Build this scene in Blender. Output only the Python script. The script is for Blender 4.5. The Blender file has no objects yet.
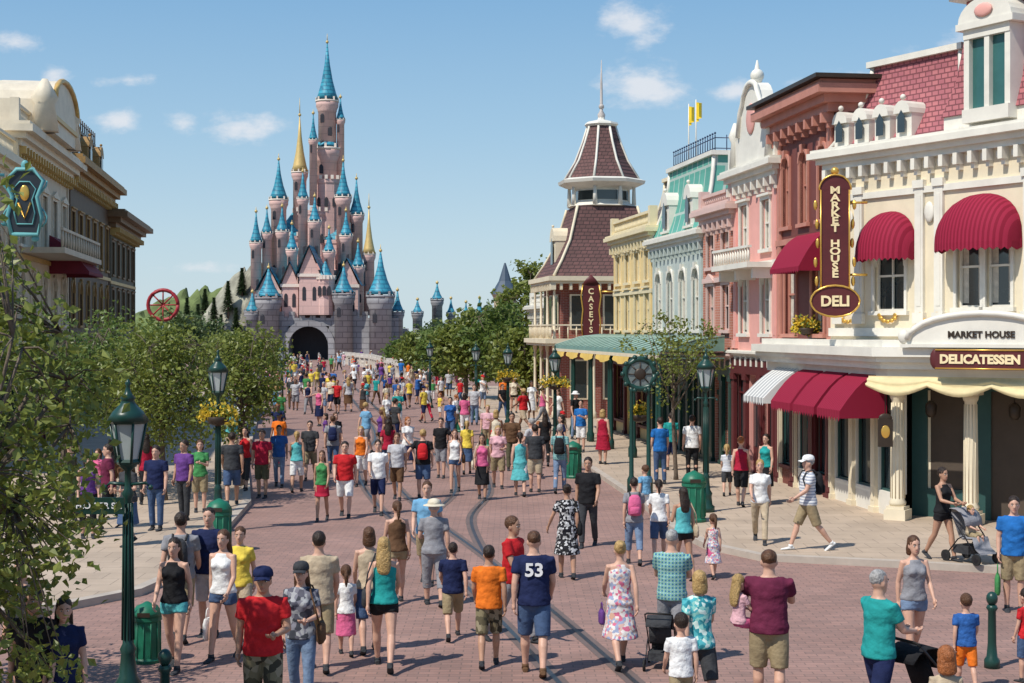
import bpy, bmesh, math, random, time
from mathutils import Vector, Matrix, noise
T0=time.time()
R=math.radians; V=Vector; PI=math.pi
sc=bpy.context.scene; C=sc.collection
F=1500.; H0=4.3; HY=330.
CU,SU=.9898,.1427
def G(px,py,z=0):
    Y=F*(H0-z)/(py-HY); return V(((px-512)/F*Y,Y,z))
def W(px,py,Y): return V(((px-512)/F*Y,Y,H0-(py-HY)/F*Y))
def S(u,v,z=0): return V((-SU*u+CU*v,CU*u+SU*v,z))
ROTR=math.atan2(-CU,SU); ROTL=math.atan2(CU,-SU)
# ------------------------------------------------ materials
MC={}
def lk(nt,a,b): nt.links.new(a,b)
def base(name):
    m=bpy.data.materials.new(name); m.use_nodes=True; nt=m.node_tree
    return m,nt,nt.nodes['Principled BSDF']
def mat(name,col,rough=.6,metal=0,var=.12,vs=2.,bump=.0,bs=30,spec=.4):
    if name in MC: return MC[name]
    m,nt,b=base(name); N=nt.nodes
    tc=N.new('ShaderNodeTexCoord')
    n=N.new('ShaderNodeTexNoise'); n.inputs['Scale'].default_value=vs; n.inputs['Detail'].default_value=6; n.inputs['Roughness'].default_value=.65
    lk(nt,tc.outputs['Object'],n.inputs['Vector'])
    mr=N.new('ShaderNodeMapRange'); mr.inputs[1].default_value=.3; mr.inputs[2].default_value=.7
    lk(nt,n.outputs[0],mr.inputs[0])
    mx=N.new('ShaderNodeMix'); mx.data_type='RGBA'
    lk(nt,mr.outputs[0],mx.inputs[0])
    mx.inputs[6].default_value=(*[c*(1-var) for c in col],1); mx.inputs[7].default_value=(*[min(1,c*(1+var)) for c in col],1)
    lk(nt,mx.outputs[2],b.inputs['Base Color'])
    b.inputs['Roughness'].default_value=rough; b.inputs['Metallic'].default_value=metal
    b.inputs['Specular IOR Level'].default_value=spec
    if bump:
        n2=N.new('ShaderNodeTexNoise'); n2.inputs['Scale'].default_value=bs; n2.inputs['Detail'].default_value=4
        lk(nt,tc.outputs['Object'],n2.inputs['Vector'])
        bp=N.new('ShaderNodeBump'); bp.inputs['Strength'].default_value=bump; bp.inputs['Distance'].default_value=.03
        lk(nt,n2.outputs[0],bp.inputs['Height']); lk(nt,bp.outputs[0],b.inputs['Normal'])
    MC[name]=m; return m
def brick(name,c1,c2,mo,bw=.24,rh=.08,ms=.012,axis='xz',rough=.8,offs=.5,var=.25,bump=.3,vs=.35):
    if name in MC: return MC[name]
    m,nt,b=base(name); N=nt.nodes
    tc=N.new('ShaderNodeTexCoord'); sp=N.new('ShaderNodeSeparateXYZ'); cb=N.new('ShaderNodeCombineXYZ')
    lk(nt,tc.outputs['Object'],sp.inputs[0])
    if axis=='xz':
        ad=N.new('ShaderNodeMath'); ad.operation='ADD'; lk(nt,sp.outputs[0],ad.inputs[0]); lk(nt,sp.outputs[1],ad.inputs[1])
        lk(nt,ad.outputs[0],cb.inputs[0]); lk(nt,sp.outputs[2],cb.inputs[1])
    else:
        lk(nt,sp.outputs[0],cb.inputs[0]); lk(nt,sp.outputs[1],cb.inputs[1])
    t=N.new('ShaderNodeTexBrick'); t.inputs['Scale'].default_value=1; t.inputs['Brick Width'].default_value=bw; t.inputs['Row Height'].default_value=rh
    t.inputs['Mortar Size'].default_value=ms; t.offset=offs; t.inputs['Color1'].default_value=(*c1,1); t.inputs['Color2'].default_value=(*c2,1); t.inputs['Mortar'].default_value=(*mo,1)
    lk(nt,cb.outputs[0],t.inputs['Vector'])
    n=N.new('ShaderNodeTexNoise'); n.inputs['Scale'].default_value=vs; n.inputs['Detail'].default_value=8; n.inputs['Roughness'].default_value=.7
    lk(nt,tc.outputs['Object'],n.inputs['Vector'])
    mr=N.new('ShaderNodeMapRange'); mr.inputs[1].default_value=.3; mr.inputs[2].default_value=.7; mr.inputs[3].default_value=1-var; mr.inputs[4].default_value=1+var
    lk(nt,n.outputs[0],mr.inputs[0])
    mu=N.new('ShaderNodeVectorMath'); mu.operation='SCALE'; lk(nt,t.outputs['Color'],mu.inputs[0]); lk(nt,mr.outputs[0],mu.inputs['Scale'])
    lk(nt,mu.outputs[0],b.inputs['Base Color']); b.inputs['Roughness'].default_value=rough
    b.inputs['Specular IOR Level'].default_value=.3
    bp=N.new('ShaderNodeBump'); bp.inputs['Strength'].default_value=bump; bp.inputs['Distance'].default_value=.01; bp.invert=True
    lk(nt,t.outputs['Fac'],bp.inputs['Height']); lk(nt,bp.outputs[0],b.inputs['Normal'])
    MC[name]=m; return m
def leafmat(name,c1,c2,sc_=3.):
    m,nt,b=base(name); N=nt.nodes
    tc=N.new('ShaderNodeTexCoord'); n=N.new('ShaderNodeTexNoise'); n.inputs['Scale'].default_value=sc_; n.inputs['Detail'].default_value=8; n.inputs['Roughness'].default_value=.8
    lk(nt,tc.outputs['Object'],n.inputs['Vector'])
    mr=N.new('ShaderNodeMapRange'); mr.inputs[1].default_value=.35; mr.inputs[2].default_value=.65; lk(nt,n.outputs[0],mr.inputs[0])
    mx=N.new('ShaderNodeMix'); mx.data_type='RGBA'; lk(nt,mr.outputs[0],mx.inputs[0]); mx.inputs[6].default_value=(*c1,1); mx.inputs[7].default_value=(*c2,1)
    lk(nt,mx.outputs[2],b.inputs['Base Color']); b.inputs['Roughness'].default_value=.45
    tr=N.new('ShaderNodeBsdfTranslucent'); lk(nt,mx.outputs[2],tr.inputs[0])
    ms=N.new('ShaderNodeMixShader'); ms.inputs[0].default_value=.38; lk(nt,b.outputs[0],ms.inputs[1]); lk(nt,tr.outputs[0],ms.inputs[2])
    lk(nt,ms.outputs[0],N['Material Output'].inputs[0]); MC[name]=m; return m
def pattern(name,kind,cols,scale):
    m,nt,b=base(name); N=nt.nodes; tc=N.new('ShaderNodeTexCoord')
    if kind=='floral':
        t=N.new('ShaderNodeTexVoronoi'); t.inputs['Scale'].default_value=scale; lk(nt,tc.outputs['Object'],t.inputs['Vector'])
        cr=N.new('ShaderNodeValToRGB'); cr.color_ramp.interpolation='CONSTANT'; sx=N.new('ShaderNodeSeparateColor'); lk(nt,t.outputs['Color'],sx.inputs[0]); lk(nt,sx.outputs[0],cr.inputs[0])
    elif kind in('stripe','xstripe'):
        t=N.new('ShaderNodeTexWave'); t.inputs['Scale'].default_value=scale; t.bands_direction='Z' if kind=='stripe' else 'X'; lk(nt,tc.outputs['Object'],t.inputs['Vector'])
        cr=N.new('ShaderNodeValToRGB'); cr.color_ramp.interpolation='CONSTANT'; lk(nt,t.outputs['Fac'],cr.inputs[0])
    else:
        t=N.new('ShaderNodeTexWave'); t.inputs['Scale'].default_value=scale; t.bands_direction='X'; lk(nt,tc.outputs['Object'],t.inputs['Vector'])
        t2=N.new('ShaderNodeTexWave'); t2.inputs['Scale'].default_value=scale; t2.bands_direction='Z'; lk(nt,tc.outputs['Object'],t2.inputs['Vector'])
        ad=N.new('ShaderNodeMath'); ad.operation='MULTIPLY_ADD'; ad.inputs[1].default_value=.5; lk(nt,t.outputs['Fac'],ad.inputs[0])
        h=N.new('ShaderNodeMath'); h.operation='MULTIPLY'; h.inputs[1].default_value=.5; lk(nt,t2.outputs['Fac'],h.inputs[0]); lk(nt,h.outputs[0],ad.inputs[2])
        cr=N.new('ShaderNodeValToRGB'); lk(nt,ad.outputs[0],cr.inputs[0])
    el=cr.color_ramp.elements
    while len(el)<len(cols): el.new(.5)
    for i,c in enumerate(cols): el[i].position=i/len(cols); el[i].color=(*c,1)
    lk(nt,cr.outputs[0],b.inputs['Base Color']); b.inputs['Roughness'].default_value=.8; b.inputs['Specular IOR Level'].default_value=.2; MC[name]=m; return m
# ------------------------------------------------ mesh builder
class MB:
    def __init__(s): s.v=[];s.f=[];s.m=[];s.s=[]
    def add(s,vs,fs,mi=0,sm=False):
        n=len(s.v); s.v+=[tuple(p) for p in vs]
        for f in fs: s.f.append(tuple(i+n for i in f)); s.m.append(mi); s.s.append(sm)
    def box(s,x0,x1,y0,y1,z0,z1,mi=0):
        s.add([(x,y,z) for z in (z0,z1) for y in (y0,y1) for x in (x0,x1)],[(0,2,3,1),(4,5,7,6),(0,1,5,4),(2,6,7,3),(0,4,6,2),(1,3,7,5)],mi)
    def prism(s,pts,z0,z1,mi=0):
        n=len(pts); s.add([(p[0],p[1],z0) for p in pts]+[(p[0],p[1],z1) for p in pts],[tuple(range(n))[::-1],tuple(range(n,2*n))]+[(i,(i+1)%n,n+(i+1)%n,n+i) for i in range(n)],mi)
    def xprism(s,pts,y0,y1,mi=0):
        n=len(pts); s.add([(p[0],y0,p[1]) for p in pts]+[(p[0],y1,p[1]) for p in pts],[tuple(range(n)),tuple(range(n,2*n))[::-1]]+[(i,n+i,n+(i+1)%n,(i+1)%n) for i in range(n)],mi)
    def loft(s,rings,mi=0,sm=True,cap=True,closed=True):
        k=len(rings[0]); vs=[p for r in rings for p in r]; fs=[]
        for j in range(len(rings)-1):
            for i in range(k if closed else k-1):
                a=j*k+i;b=j*k+(i+1)%k; fs.append((a,b,b+k,a+k))
        s.add(vs,fs,mi,sm)
        if cap:
            n=len(s.v)-len(vs); s.f.append(tuple(n+i for i in range(k))[::-1]); s.m.append(mi); s.s.append(False)
            s.f.append(tuple(len(s.v)-k+i for i in range(k))); s.m.append(mi); s.s.append(False)
    def lathe(s,prof,c=(0,0),n=16,mi=0,sm=True,rot=0,sy=1):
        s.loft([[(c[0]+r*math.cos(rot+2*PI*i/n),c[1]+sy*r*math.sin(rot+2*PI*i/n),z) for i in range(n)] for r,z in prof],mi,sm)
    def erings(s,pr,n=14,mi=0):
        s.loft([[(x+rx*math.cos(2*PI*i/n),y+ry*math.sin(2*PI*i/n),z) for i in range(n)] for z,rx,ry,x,y in pr],mi,True)
    def tube(s,pts,rs,n=8,mi=0,sm=True):
        pts=[V(p) for p in pts]; rings=[]
        if not hasattr(rs,'__len__'): rs=[rs]*len(pts)
        for i,p in enumerate(pts):
            d=(pts[min(i+1,len(pts)-1)]-pts[max(i-1,0)])
            if d.length<1e-6: d=V((0,0,1))
            d.normalize(); a=V((1,0,0)) if abs(d.x)<.8 else V((0,1,0)); u=d.cross(a).normalized(); w=d.cross(u)
            rings.append([tuple(p+rs[i]*(math.cos(2*PI*k/n)*u+math.sin(2*PI*k/n)*w)) for k in range(n)])
        s.loft(rings,mi,sm)
    def ell(s,c,r,n=12,m=8,mi=0):
        if not hasattr(r,'__len__'): r=(r,r,r)
        s.loft([[(c[0]+r[0]*math.sin(PI*j/m)*math.cos(2*PI*i/n),c[1]+r[1]*math.sin(PI*j/m)*math.sin(2*PI*i/n),c[2]-r[2]*math.cos(PI*j/m)) for i in range(n)] for j in [.15]+list(range(1,m))+[m-.15]],mi,True)
    def mesh(s,name='m'):
        me=bpy.data.meshes.new(name); me.from_pydata(s.v,[],s.f); me.polygons.foreach_set('material_index',s.m); me.polygons.foreach_set('use_smooth',s.s); me.update(); return me
    def build(s,name,mats,parent=None,loc=None,rot=None):
        me=s.mesh(name)
        for m in (mats if isinstance(mats,(list,tuple)) else [mats]): me.materials.append(m)
        return link(name,me,parent,loc,rot)
def link(name,me,parent=None,loc=None,rot=None):
    o=bpy.data.objects.new(name,me); C.objects.link(o)
    if parent: o.parent=parent
    if loc is not None: o.location=loc
    if rot is not None: o.rotation_euler=rot if hasattr(rot,'__len__') else (0,0,rot)
    return o
def thing(name,label,cat,loc=(0,0,0),rot=0,group=None,scale=1):
    o=bpy.data.objects.new(name,None); C.objects.link(o); o.location=loc; o.rotation_euler=(0,0,rot); o.scale=(scale,)*3; o.empty_display_size=.2
    o['label']=label; o['category']=cat
    if group: o['group']=group
    return o
def struct(o): o['kind']='structure'; return o
def dup(root,loc,rot,label,scale=None):
    r=root.copy(); C.objects.link(r); r.location=loc; r.rotation_euler=(0,0,rot); r['label']=label
    if scale: r.scale=(scale,)*3
    for ch in list(root.children):
        c=ch.copy(); C.objects.link(c); c.parent=r
        for g in ch.children:
            d=g.copy(); C.objects.link(d); d.parent=c
    return r
def text(p,s,size,loc,m,rot=(PI/2,0,0),name='lettering',ext=.012,al='CENTER',ls=1.,sx=1,bold=.0):
    cu=bpy.data.curves.new('t','FONT'); cu.body=s; cu.size=size; cu.extrude=ext; cu.align_x=al; cu.align_y='CENTER'; cu.space_line=ls; cu.resolution_u=3; cu.offset=bold
    o=bpy.data.objects.new('t',cu); C.objects.link(o); dg=bpy.context.evaluated_depsgraph_get()
    me=bpy.data.meshes.new_from_object(o.evaluated_get(dg)); bpy.data.objects.remove(o)
    me.materials.clear(); me.materials.append(m); t=link(name,me,p,loc,rot); t.scale=(sx,1,1); return t
# ------------------------------------------------ PEOPLE
def solid(mb,vox,it=3):
    me=mb.mesh(); o=bpy.data.objects.new('tmp',me); C.objects.link(o)
    a=o.modifiers.new('r','REMESH'); a.mode='VOXEL'; a.voxel_size=vox
    b=o.modifiers.new('s','SMOOTH'); b.factor=.5; b.iterations=it
    dg=bpy.context.evaluated_depsgraph_get(); m=bpy.data.meshes.new_from_object(o.evaluated_get(dg)); bpy.data.objects.remove(o); bpy.data.meshes.remove(me)
    m.polygons.foreach_set('use_smooth',[True]*len(m.polygons)); return m
PM=[(.81,.09,.085,0),(.88,.155,.115,-.005),(.95,.165,.118,-.01),(1.02,.155,.112,0),(1.10,.15,.108,.005),(1.20,.162,.115,.01),(1.30,.178,.118,.005),(1.37,.182,.106,0),(1.42,.16,.086,-.005),(1.455,.10,.07,-.01),(1.48,.062,.06,-.008),(1.55,.055,.057,0)]
PF=[(.81,.10,.085,0),(.88,.165,.12,-.01),(.95,.168,.122,-.015),(1.02,.142,.105,-.005),(1.09,.125,.094,.0),(1.18,.135,.1,.005),(1.27,.148,.115,.012),(1.35,.152,.098,.005),(1.41,.138,.078,-.005),(1.45,.082,.06,-.01),(1.48,.052,.052,-.008),(1.55,.047,.049,0)]
def pint(pr,z):
    for a,b in zip(pr,pr[1:]):
        if a[0]<=z<=b[0]:
            t=(z-a[0])/(b[0]-a[0]); return [a[i]+(b[i]-a[i])*t for i in range(4)]
    return list(pr[0] if z<pr[0][0] else pr[-1])
POSES={
 'stand':([(3,3),(-3,3)],[(4,9,14),(-2,9,18)]),
 'walka':([(24,6),(-20,20)],[(-24,8,14),(24,7,32)]),
 'walkb':([(-20,20),(24,6)],[(24,7,32),(-24,8,14)]),
 'stepa':([(13,4),(-13,16)],[(-13,9,16),(14,8,26)]),
 'stepb':([(-13,16),(13,4)],[(14,8,26),(-13,9,16)]),
 'push':([(16,5),(-16,18)],[(28,6,52),(28,6,52)]),
 'phone':([(3,4),(-4,3)],[(15,6,100),(0,9,16)]),
 'bag':([(10,4),(-11,14)],[(6,12,80),(-8,9,12)]),
 'hips':([(5,3),(-4,5)],[(-18,38,70),(-2,9,16)]),
 'point':([(6,3),(-6,8)],[(4,9,20),(75,20,10)]),
 'carry':([(6,4),(-6,8)],[(38,14,72),(34,10,66)]),
 'hold':([(8,4),(-10,14)],[(10,24,20),(-10,8,16)]),
 'sit':([(82,78),(80,74)],[(30,10,40),(28,10,45)]),
}
def rig(sex,pose,child):
    legs,arms=POSES[pose]; J={'L':[],'A':[]}
    for i,s in enumerate((-1,1)):
        a,k=R(legs[i][0]),R(legs[i][1]); hip=V((s*.088,0,.88)); kn=hip+.41*V((s*.035,math.sin(a),-math.cos(a))); an=kn+.40*V((-s*.01,math.sin(a-k),-math.cos(a-k)))
        J['L'].append([hip,kn,an,a-k])
    low=min(l[2].z for l in J['L'])-.075
    dz=-low if pose!='sit' else 0
    J['dz']=dz
    for l in J['L']:
        for j in range(3): l[j]=l[j]+V((0,0,dz))
    shx=.178 if sex=='m' else .152
    for i,s in enumerate((-1,1)):
        sw,ab,be=[R(x) for x in arms[i]]; sh=V((s*shx,0,1.405+dz))
        d=V((s*math.sin(ab),math.sin(sw)*math.cos(ab),-math.cos(sw)*math.cos(ab))); el=sh+.285*d
        sw2=sw+be; ab2=ab-be*.45
        d2=V((s*math.sin(ab2),math.sin(sw2)*math.cos(ab2),-math.cos(sw2)*math.cos(ab2))).normalized(); wr=el+.25*d2
        J['A'].append([sh,el,wr,d2,s])
    J['pr']=PM if sex=='m' else PF; J['sex']=sex; J['hs']=1.28 if child else (1.0 if sex=='m' else .97); J['pose']=pose
    return J
def lerp(a,b,t): return a+(b-a)*t
def body_mesh(J):
    m=MB(); dz=J['dz']; f=J['sex']=='f'; k=.88 if f else 1
    m.erings([(z+dz,rx,ry,0,cy) for z,rx,ry,cy in J['pr']],16)
    if f:
        for s in (-1,1): m.ell((s*.062,.085,1.275+dz),(.062,.055,.06),10,6)
    for hip,kn,an,ang in J['L']:
        m.tube([hip+V((0,0,.04)),hip,lerp(hip,kn,.4),lerp(hip,kn,.8),kn,lerp(kn,an,.3)+V((0,-.012,0)),lerp(kn,an,.7),an],[.085,.092,.08,.06,.053,.058,.043,.036],10)
    for sh,el,wr,d,s in J['A']:
        m.tube([sh+V((-s*.05,0,.0)),sh,lerp(sh,el,.35),lerp(sh,el,.85),el,lerp(el,wr,.3),lerp(el,wr,.8),wr],[.05*k,.056*k,.05*k,.042*k,.04*k,.041*k,.03*k,.026*k],10)
        c=wr+d*.045
        m.ell(c,(.03,.036,.05),8,6)
    hs=J['hs']; z0=1.505+dz
    hd=[(-.0,.024,.022,.062),(.02,.044,.05,.038),(.05,.06,.075,.018),(.09,.07,.09,.006),(.13,.075,.097,0),(.17,.077,.099,-.004),(.205,.068,.089,-.01),(.232,.045,.06,-.012),(.245,.015,.02,-.012)]
    m.erings([(z0+z*hs,rx*hs,ry*hs,0,y*hs) for z,rx,ry,y in hd],16)
    def hp(x,y,z): return V((x*hs,y*hs,z0+z*hs))
    m.tube([hp(0,.088,.135),hp(0,.104,.1),hp(0,.113,.085),hp(0,.095,.078)],[.007*hs,.011*hs,.014*hs,.012*hs],6)
    for s in (-1,1): m.ell(hp(s*.078,-.002,.105),(.011*hs,.02*hs,.03*hs),8,6)
    me=solid(m,.0135,2)
    x=MB()
    for sh,el,wr,d,s in J['A']:
        side=V((0,1,0))-d*d.y
        if side.length<.2: side=V((0,0,1))-d*d.z
        side.normalize(); inn=d.cross(side)*s; inn=inn if (inn.x*s)<0 else -inn
        for j,(o,l) in enumerate(((.028,.07),(.010,.08),(-.009,.074),(-.027,.056))):
            b=wr+d*.075+side*o; x.tube([b,b+d*l*.5+inn*.006,b+d*l*.85+inn*.03,b+d*l*.9+inn*.045],[.0095,.009,.008,.006],6)
        b=wr+d*.02+side*.028; x.tube([b,b+d*.03+side*.025,b+d*.06+side*.03+inn*.012],[.012,.011,.008],6)
    for s in (-1,1):
        x.ell(hp(s*.031,.0845,.122),(.0145*hs,.009*hs,.0075*hs),8,5,3); x.ell(hp(s*.031,.0925,.122),(.006*hs,.004*hs,.006*hs),8,5,1)
        x.tube([hp(s*.015,.097,.142),hp(s*.032,.095,.148),hp(s*.05,.082,.142)],.0045*hs,5,1)
    x.tube([hp(-.026,.081,.046),hp(0,.092,.047),hp(.026,.081,.046)],[.004*hs,.0065*hs,.004*hs],6,2)
    xm=x.mesh(); bm=bmesh.new(); bm.from_mesh(me); bm.from_mesh(xm); bm.to_mesh(me); bm.free()
    for mm in (None,EYE,LIP,EYEW): me.materials.append(mm)
    return me
def top_mesh(J,kind):
    m=MB(); dz=J['dz']; pr=J['pr']; f=J['sex']=='f'; o=.014
    hem=.86 if kind in('tee','long') else .9
    if kind in ('dress','sundress'): hem=.9
    zs=[hem,.93,1.0,1.07,1.14,1.22,1.29,1.35,1.39]
    rg=[]
    for z in zs:
        q=pint(pr,max(z,.9)); e=o+(.012 if z<1.15 and kind=='tee' and not f else 0)+(.008 if z<.95 else 0)
        rg.append((z+dz,q[1]+e,q[2]+e+.003,0,q[3]))
    if kind in ('tee','long','dress'):
        q=pint(pr,1.425); rg+= [(1.43+dz,q[1]*.98+.005,q[2]+.008,0,q[3]),(1.465+dz,.082 if f else .09,.072,0,-.01)]
    else:
        rg[-1]=(1.38+dz,pint(pr,1.38)[1]*.86,pint(pr,1.38)[2]+.01,0,0)
        rg+= [(1.41+dz,.105 if f else .12,.088,0,-.002),(1.44+dz,.088 if f else .1,.074,0,-.008)]
    m.erings(rg,18)
    if f:
        for s in (-1,1): m.ell((s*.062,.088,1.275+dz),(.07,.062,.068),10,6)
    if kind in ('tee','long','dress'):
        for sh,el,wr,d,s in J['A']:
            k=.9 if f else 1.05
            if kind=='long': m.tube([sh+V((-s*.06,0,.01)),sh,lerp(sh,el,.5),el,lerp(el,wr,.5),lerp(el,wr,.92)],[.055*k,.066*k,.058*k,.052*k,.046*k,.04*k],10)
            else: m.tube([sh+V((-s*.06,0,.012)),sh+V((0,0,.002)),lerp(sh,el,.35),lerp(sh,el,.62)],[.055*k,.067*k,.064*k,.062*k],12)
    if kind in ('dress','sundress'):
        sw=max(abs(l[2].y) for l in J['L'])
        m.erings([(.45+dz,.25,.15+sw*.35,0,0),(.6+dz,.22,.15+sw*.2,0,0),(.75+dz,.195,.15,0,0),(.9+dz,.18,.135,0,-.01),(1.02+dz,.158,.12,0,-.005)],20)
    me=solid(m,.0155,2)
    for v in me.vertices:
        n=noise.noise(V((v.co.x*10,v.co.y*10,v.co.z*17)))*.008; n2=abs(noise.noise(V((v.co.x*7+3,v.co.y*7,v.co.z*9))))*.008
        r=math.hypot(v.co.x,v.co.y)+.01; v.co.x+=v.co.x/r*(n+n2); v.co.y+=v.co.y/r*(n+n2)
    return me
def bot_mesh(J,kind):
    m=MB(); dz=J['dz']; pr=J['pr']
    if kind in ('skirt','mini'):
        zb=.42 if kind=='skirt' else .62
        sw=max(abs(l[2].y) for l in J['L'])
        m.erings([(zb+dz,.21,.14+sw*.3,0,0),(.7+dz,.195,.15,0,0),(.88+dz,.178,.135,0,-.01),(1.0+dz,.155,.12,0,0)],18)
        return solid(m,.016,3)
    m.erings([(z+dz,pint(pr,z)[1]+.012,pint(pr,z)[2]+.012,0,pint(pr,z)[3]) for z in (.80,.84,.88,.93,.98,1.01)],16)
    for hip,kn,an,ang in J['L']:
        if kind=='hot': m.tube([hip+V((0,0,.03)),hip,lerp(hip,kn,.28)],[.095,.104,.102],12)
        elif kind=='shorts': m.tube([hip+V((0,0,.03)),hip,lerp(hip,kn,.45),lerp(hip,kn,.98)],[.095,.106,.102,.088],12)
        elif kind=='capri': m.tube([hip+V((0,0,.03)),hip,lerp(hip,kn,.5),kn,lerp(kn,an,.5)],[.093,.102,.09,.072,.066],12)
        else: m.tube([hip+V((0,0,.03)),hip,lerp(hip,kn,.5),kn,lerp(kn,an,.4),lerp(kn,an,.95)],[.093,.102,.086,.066,.064,.058],12)
    return solid(m,.0155,3)
def shoe_mesh(J,w_):
    m=MB()
    hip,kn,an,ang=J['L'][w_]
    p=min(0,ang)*.8 if J['pose']!='sit' else 0
    fd=V((0,math.cos(p),math.sin(p))); up=V((0,-fd.z,fd.y)); q=an
    rg=[]
    for t,w,h in ((-.065,.026,.045),(-.04,.037,.06),(.0,.04,.062),(.07,.043,.045),(.13,.045,.034),(.17,.034,.026),(.19,.015,.014)):
        c=q+fd*t+up*(-.075+h*.5+.0); rg.append([tuple(c+V((1,0,0))*w*math.cos(2*PI*i/10)+up*h*.5*max(-.9,min(1,1.2*math.sin(2*PI*i/10)))) for i in range(10)])
    m.loft(rg); m.tube([an+V((0,0,.02)),an-up*.03],[.04,.044],10)
    return m.mesh()
def hair_mesh(J,kind):
    m=MB(); hs=J['hs']; z0=1.505+J['dz']
    def h(x,y,z): return (x*hs,y*hs,z0+z*hs)
    if kind=='buzz': m.ell(h(0,-.012,.165),(.081*hs,.1*hs,.09*hs),14,10)
    else: m.ell(h(0,-.017,.162),(.088*hs,.107*hs,.103*hs),14,10)
    def rr(l): m.erings([(z0+z*hs,rx*hs,ry*hs,0,y*hs) for z,rx,ry,y in l],14)
    if kind=='long': rr([(-.24,.05,.02,-.10),(-.2,.085,.035,-.105),(-.1,.10,.05,-.095),(0,.102,.06,-.075),(.08,.097,.07,-.05),(.17,.085,.07,-.04)])
    if kind=='bob': rr([(-.02,.07,.05,-.05),(.0,.092,.065,-.045),(.06,.098,.08,-.035),(.15,.09,.08,-.03)])
    if kind=='pony': m.tube([h(0,-.09,.18),h(0,-.135,.175),h(0,-.155,.1),h(0,-.145,.0),h(0,-.13,-.08)],[.03*hs,.03*hs,.036*hs,.03*hs,.01*hs],8)
    if kind=='bun': m.ell(h(0,-.11,.2),(.042*hs,.04*hs,.04*hs),10,6)
    me=solid(m,.012,1)
    for v in me.vertices:
        n=noise.noise(V((v.co.x*45,v.co.y*45,v.co.z*16)))*.007; v.co.x+=n*(1 if v.co.x>0 else -1); v.co.y-=abs(n)
    return me
def hat_mesh(J,kind):
    m=MB(); hs=J['hs']; z0=1.505+J['dz']
    m.lathe([(r*hs,z0+z*hs) for r,z in ((.098,.165),(.1,.19),(.093,.225),(.07,.255),(.035,.268),(.005,.272))],(0,-.008*hs),18,sy=1.15)
    if kind=='cap': m.loft([[(x*hs,(.09+t*.1-abs(x)*abs(x)*8*t)*hs,z0+(.172-t*.02-x*x*3)*hs+dz_) for x in (-.075,-.04,0,.04,.075)]+[(x*hs,(.09+t*.1-x*x*8*t)*hs,z0+(.172-t*.02-x*x*3)*hs+.008) for x in (.075,.04,0,-.04,-.075)] for t,dz_ in ((-.3,0),(.5,0),(1,0))])
    else: m.lathe([(.1*hs,z0+.18*hs),(.165*hs,z0+.155*hs),(.168*hs,z0+.15*hs),(.1*hs,z0+.165*hs)],(0,-.008*hs),20,sy=1.1)
    return m.mesh()
EYE=mat('dark_eye',(.02,.015,.012),.3); EYEW=mat('eye_white',(.7,.68,.65),.3); LIP=mat('lip',(.45,.17,.14),.5)
SK=[mat('skin_light',(.58,.34,.245),.5,var=.12,vs=9),mat('skin_tan',(.44,.245,.16),.5,var=.12,vs=9),mat('skin_brown',(.2,.1,.06),.5,var=.1,vs=9)]
COL={'red':(.50,.02,.025),'crimson':(.35,.015,.04),'maroon':(.13,.02,.05),'pink':(.6,.12,.25),'pale pink':(.65,.38,.42),'orange':(.72,.17,.02),'yellow':(.72,.54,.08),'green':(.06,.24,.08),'lime':(.27,.42,.07),'teal':(.02,.28,.27),'aqua':(.1,.42,.44),'sky blue':(.16,.36,.55),'blue':(.03,.11,.34),'royal blue':(.02,.14,.42),'navy':(.015,.022,.07),'purple':(.13,.05,.22),'black':(.016,.016,.018),'charcoal':(.045,.047,.052),'grey':(.25,.25,.27),'light grey':(.46,.46,.48),'white':(.75,.75,.74),'cream':(.64,.57,.44),'beige':(.46,.37,.26),'khaki':(.3,.235,.14),'olive':(.09,.085,.05),'brown':(.12,.065,.035),'denim':(.06,.10,.19),'light denim':(.17,.24,.36),'dark brown':(.025,.014,.009),'chestnut':(.09,.04,.018),'blond':(.40,.26,.1),'grey hair':(.33,.32,.31),'ginger':(.3,.1,.03)}
def cm(c):
    if not isinstance(c,str): return c
    if c in MC: return MC[c]
    return mat('cloth '+c,COL[c],.85,var=.2,vs=7,bump=.9,bs=9,spec=.15)
def hm(c): return mat('hair '+c,COL[c],.45,var=.45,vs=28,bump=.6,bs=50,spec=.35)
pattern('floral','floral',[(.7,.67,.65),(.6,.15,.25),(.7,.67,.65),(.3,.35,.5),(.6,.4,.35)],26)
pattern('black floral','floral',[(.015,.015,.02),(.6,.6,.6),(.015,.015,.02),(.35,.35,.35),(.02,.02,.02)],30)
pattern('plaid','plaid',[(.5,.55,.6),(.06,.3,.4),(.3,.5,.3),(.04,.15,.3)],7)
pattern('aqua print','floral',[(.08,.4,.45),(.6,.75,.7),(.03,.25,.3),(.25,.55,.5)],24)
pattern('stripes','stripe',[(.72,.72,.72),(.35,.38,.45)],6)
pattern('grey print','floral',[(.05,.055,.07),(.35,.36,.38),(.1,.1,.13),(.2,.2,.24)],20)
pattern('camo','floral',[(.1,.085,.05),(.2,.17,.1),(.05,.045,.03),(.28,.24,.16)],16)
PC={}
def pget(key,fn):
    if key not in PC: PC[key]=fn()
    return PC[key]
LW=[S(112,-2.2),S(50,-1.6),G(250,505),G(215,545),G(180,578),G(140,596),G(60,612),G(-70,626)]
RW=[S(112,9.6),S(52,9.3),G(640,505),G(672,532),G(705,549),G(760,561),G(900,568),G(1110,580)]
LWP=LW+[V((-60,21.5,0)),V((-60,105,0))]; RWP=RW+[V((40,25,0)),V((40,112,0))]
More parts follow.
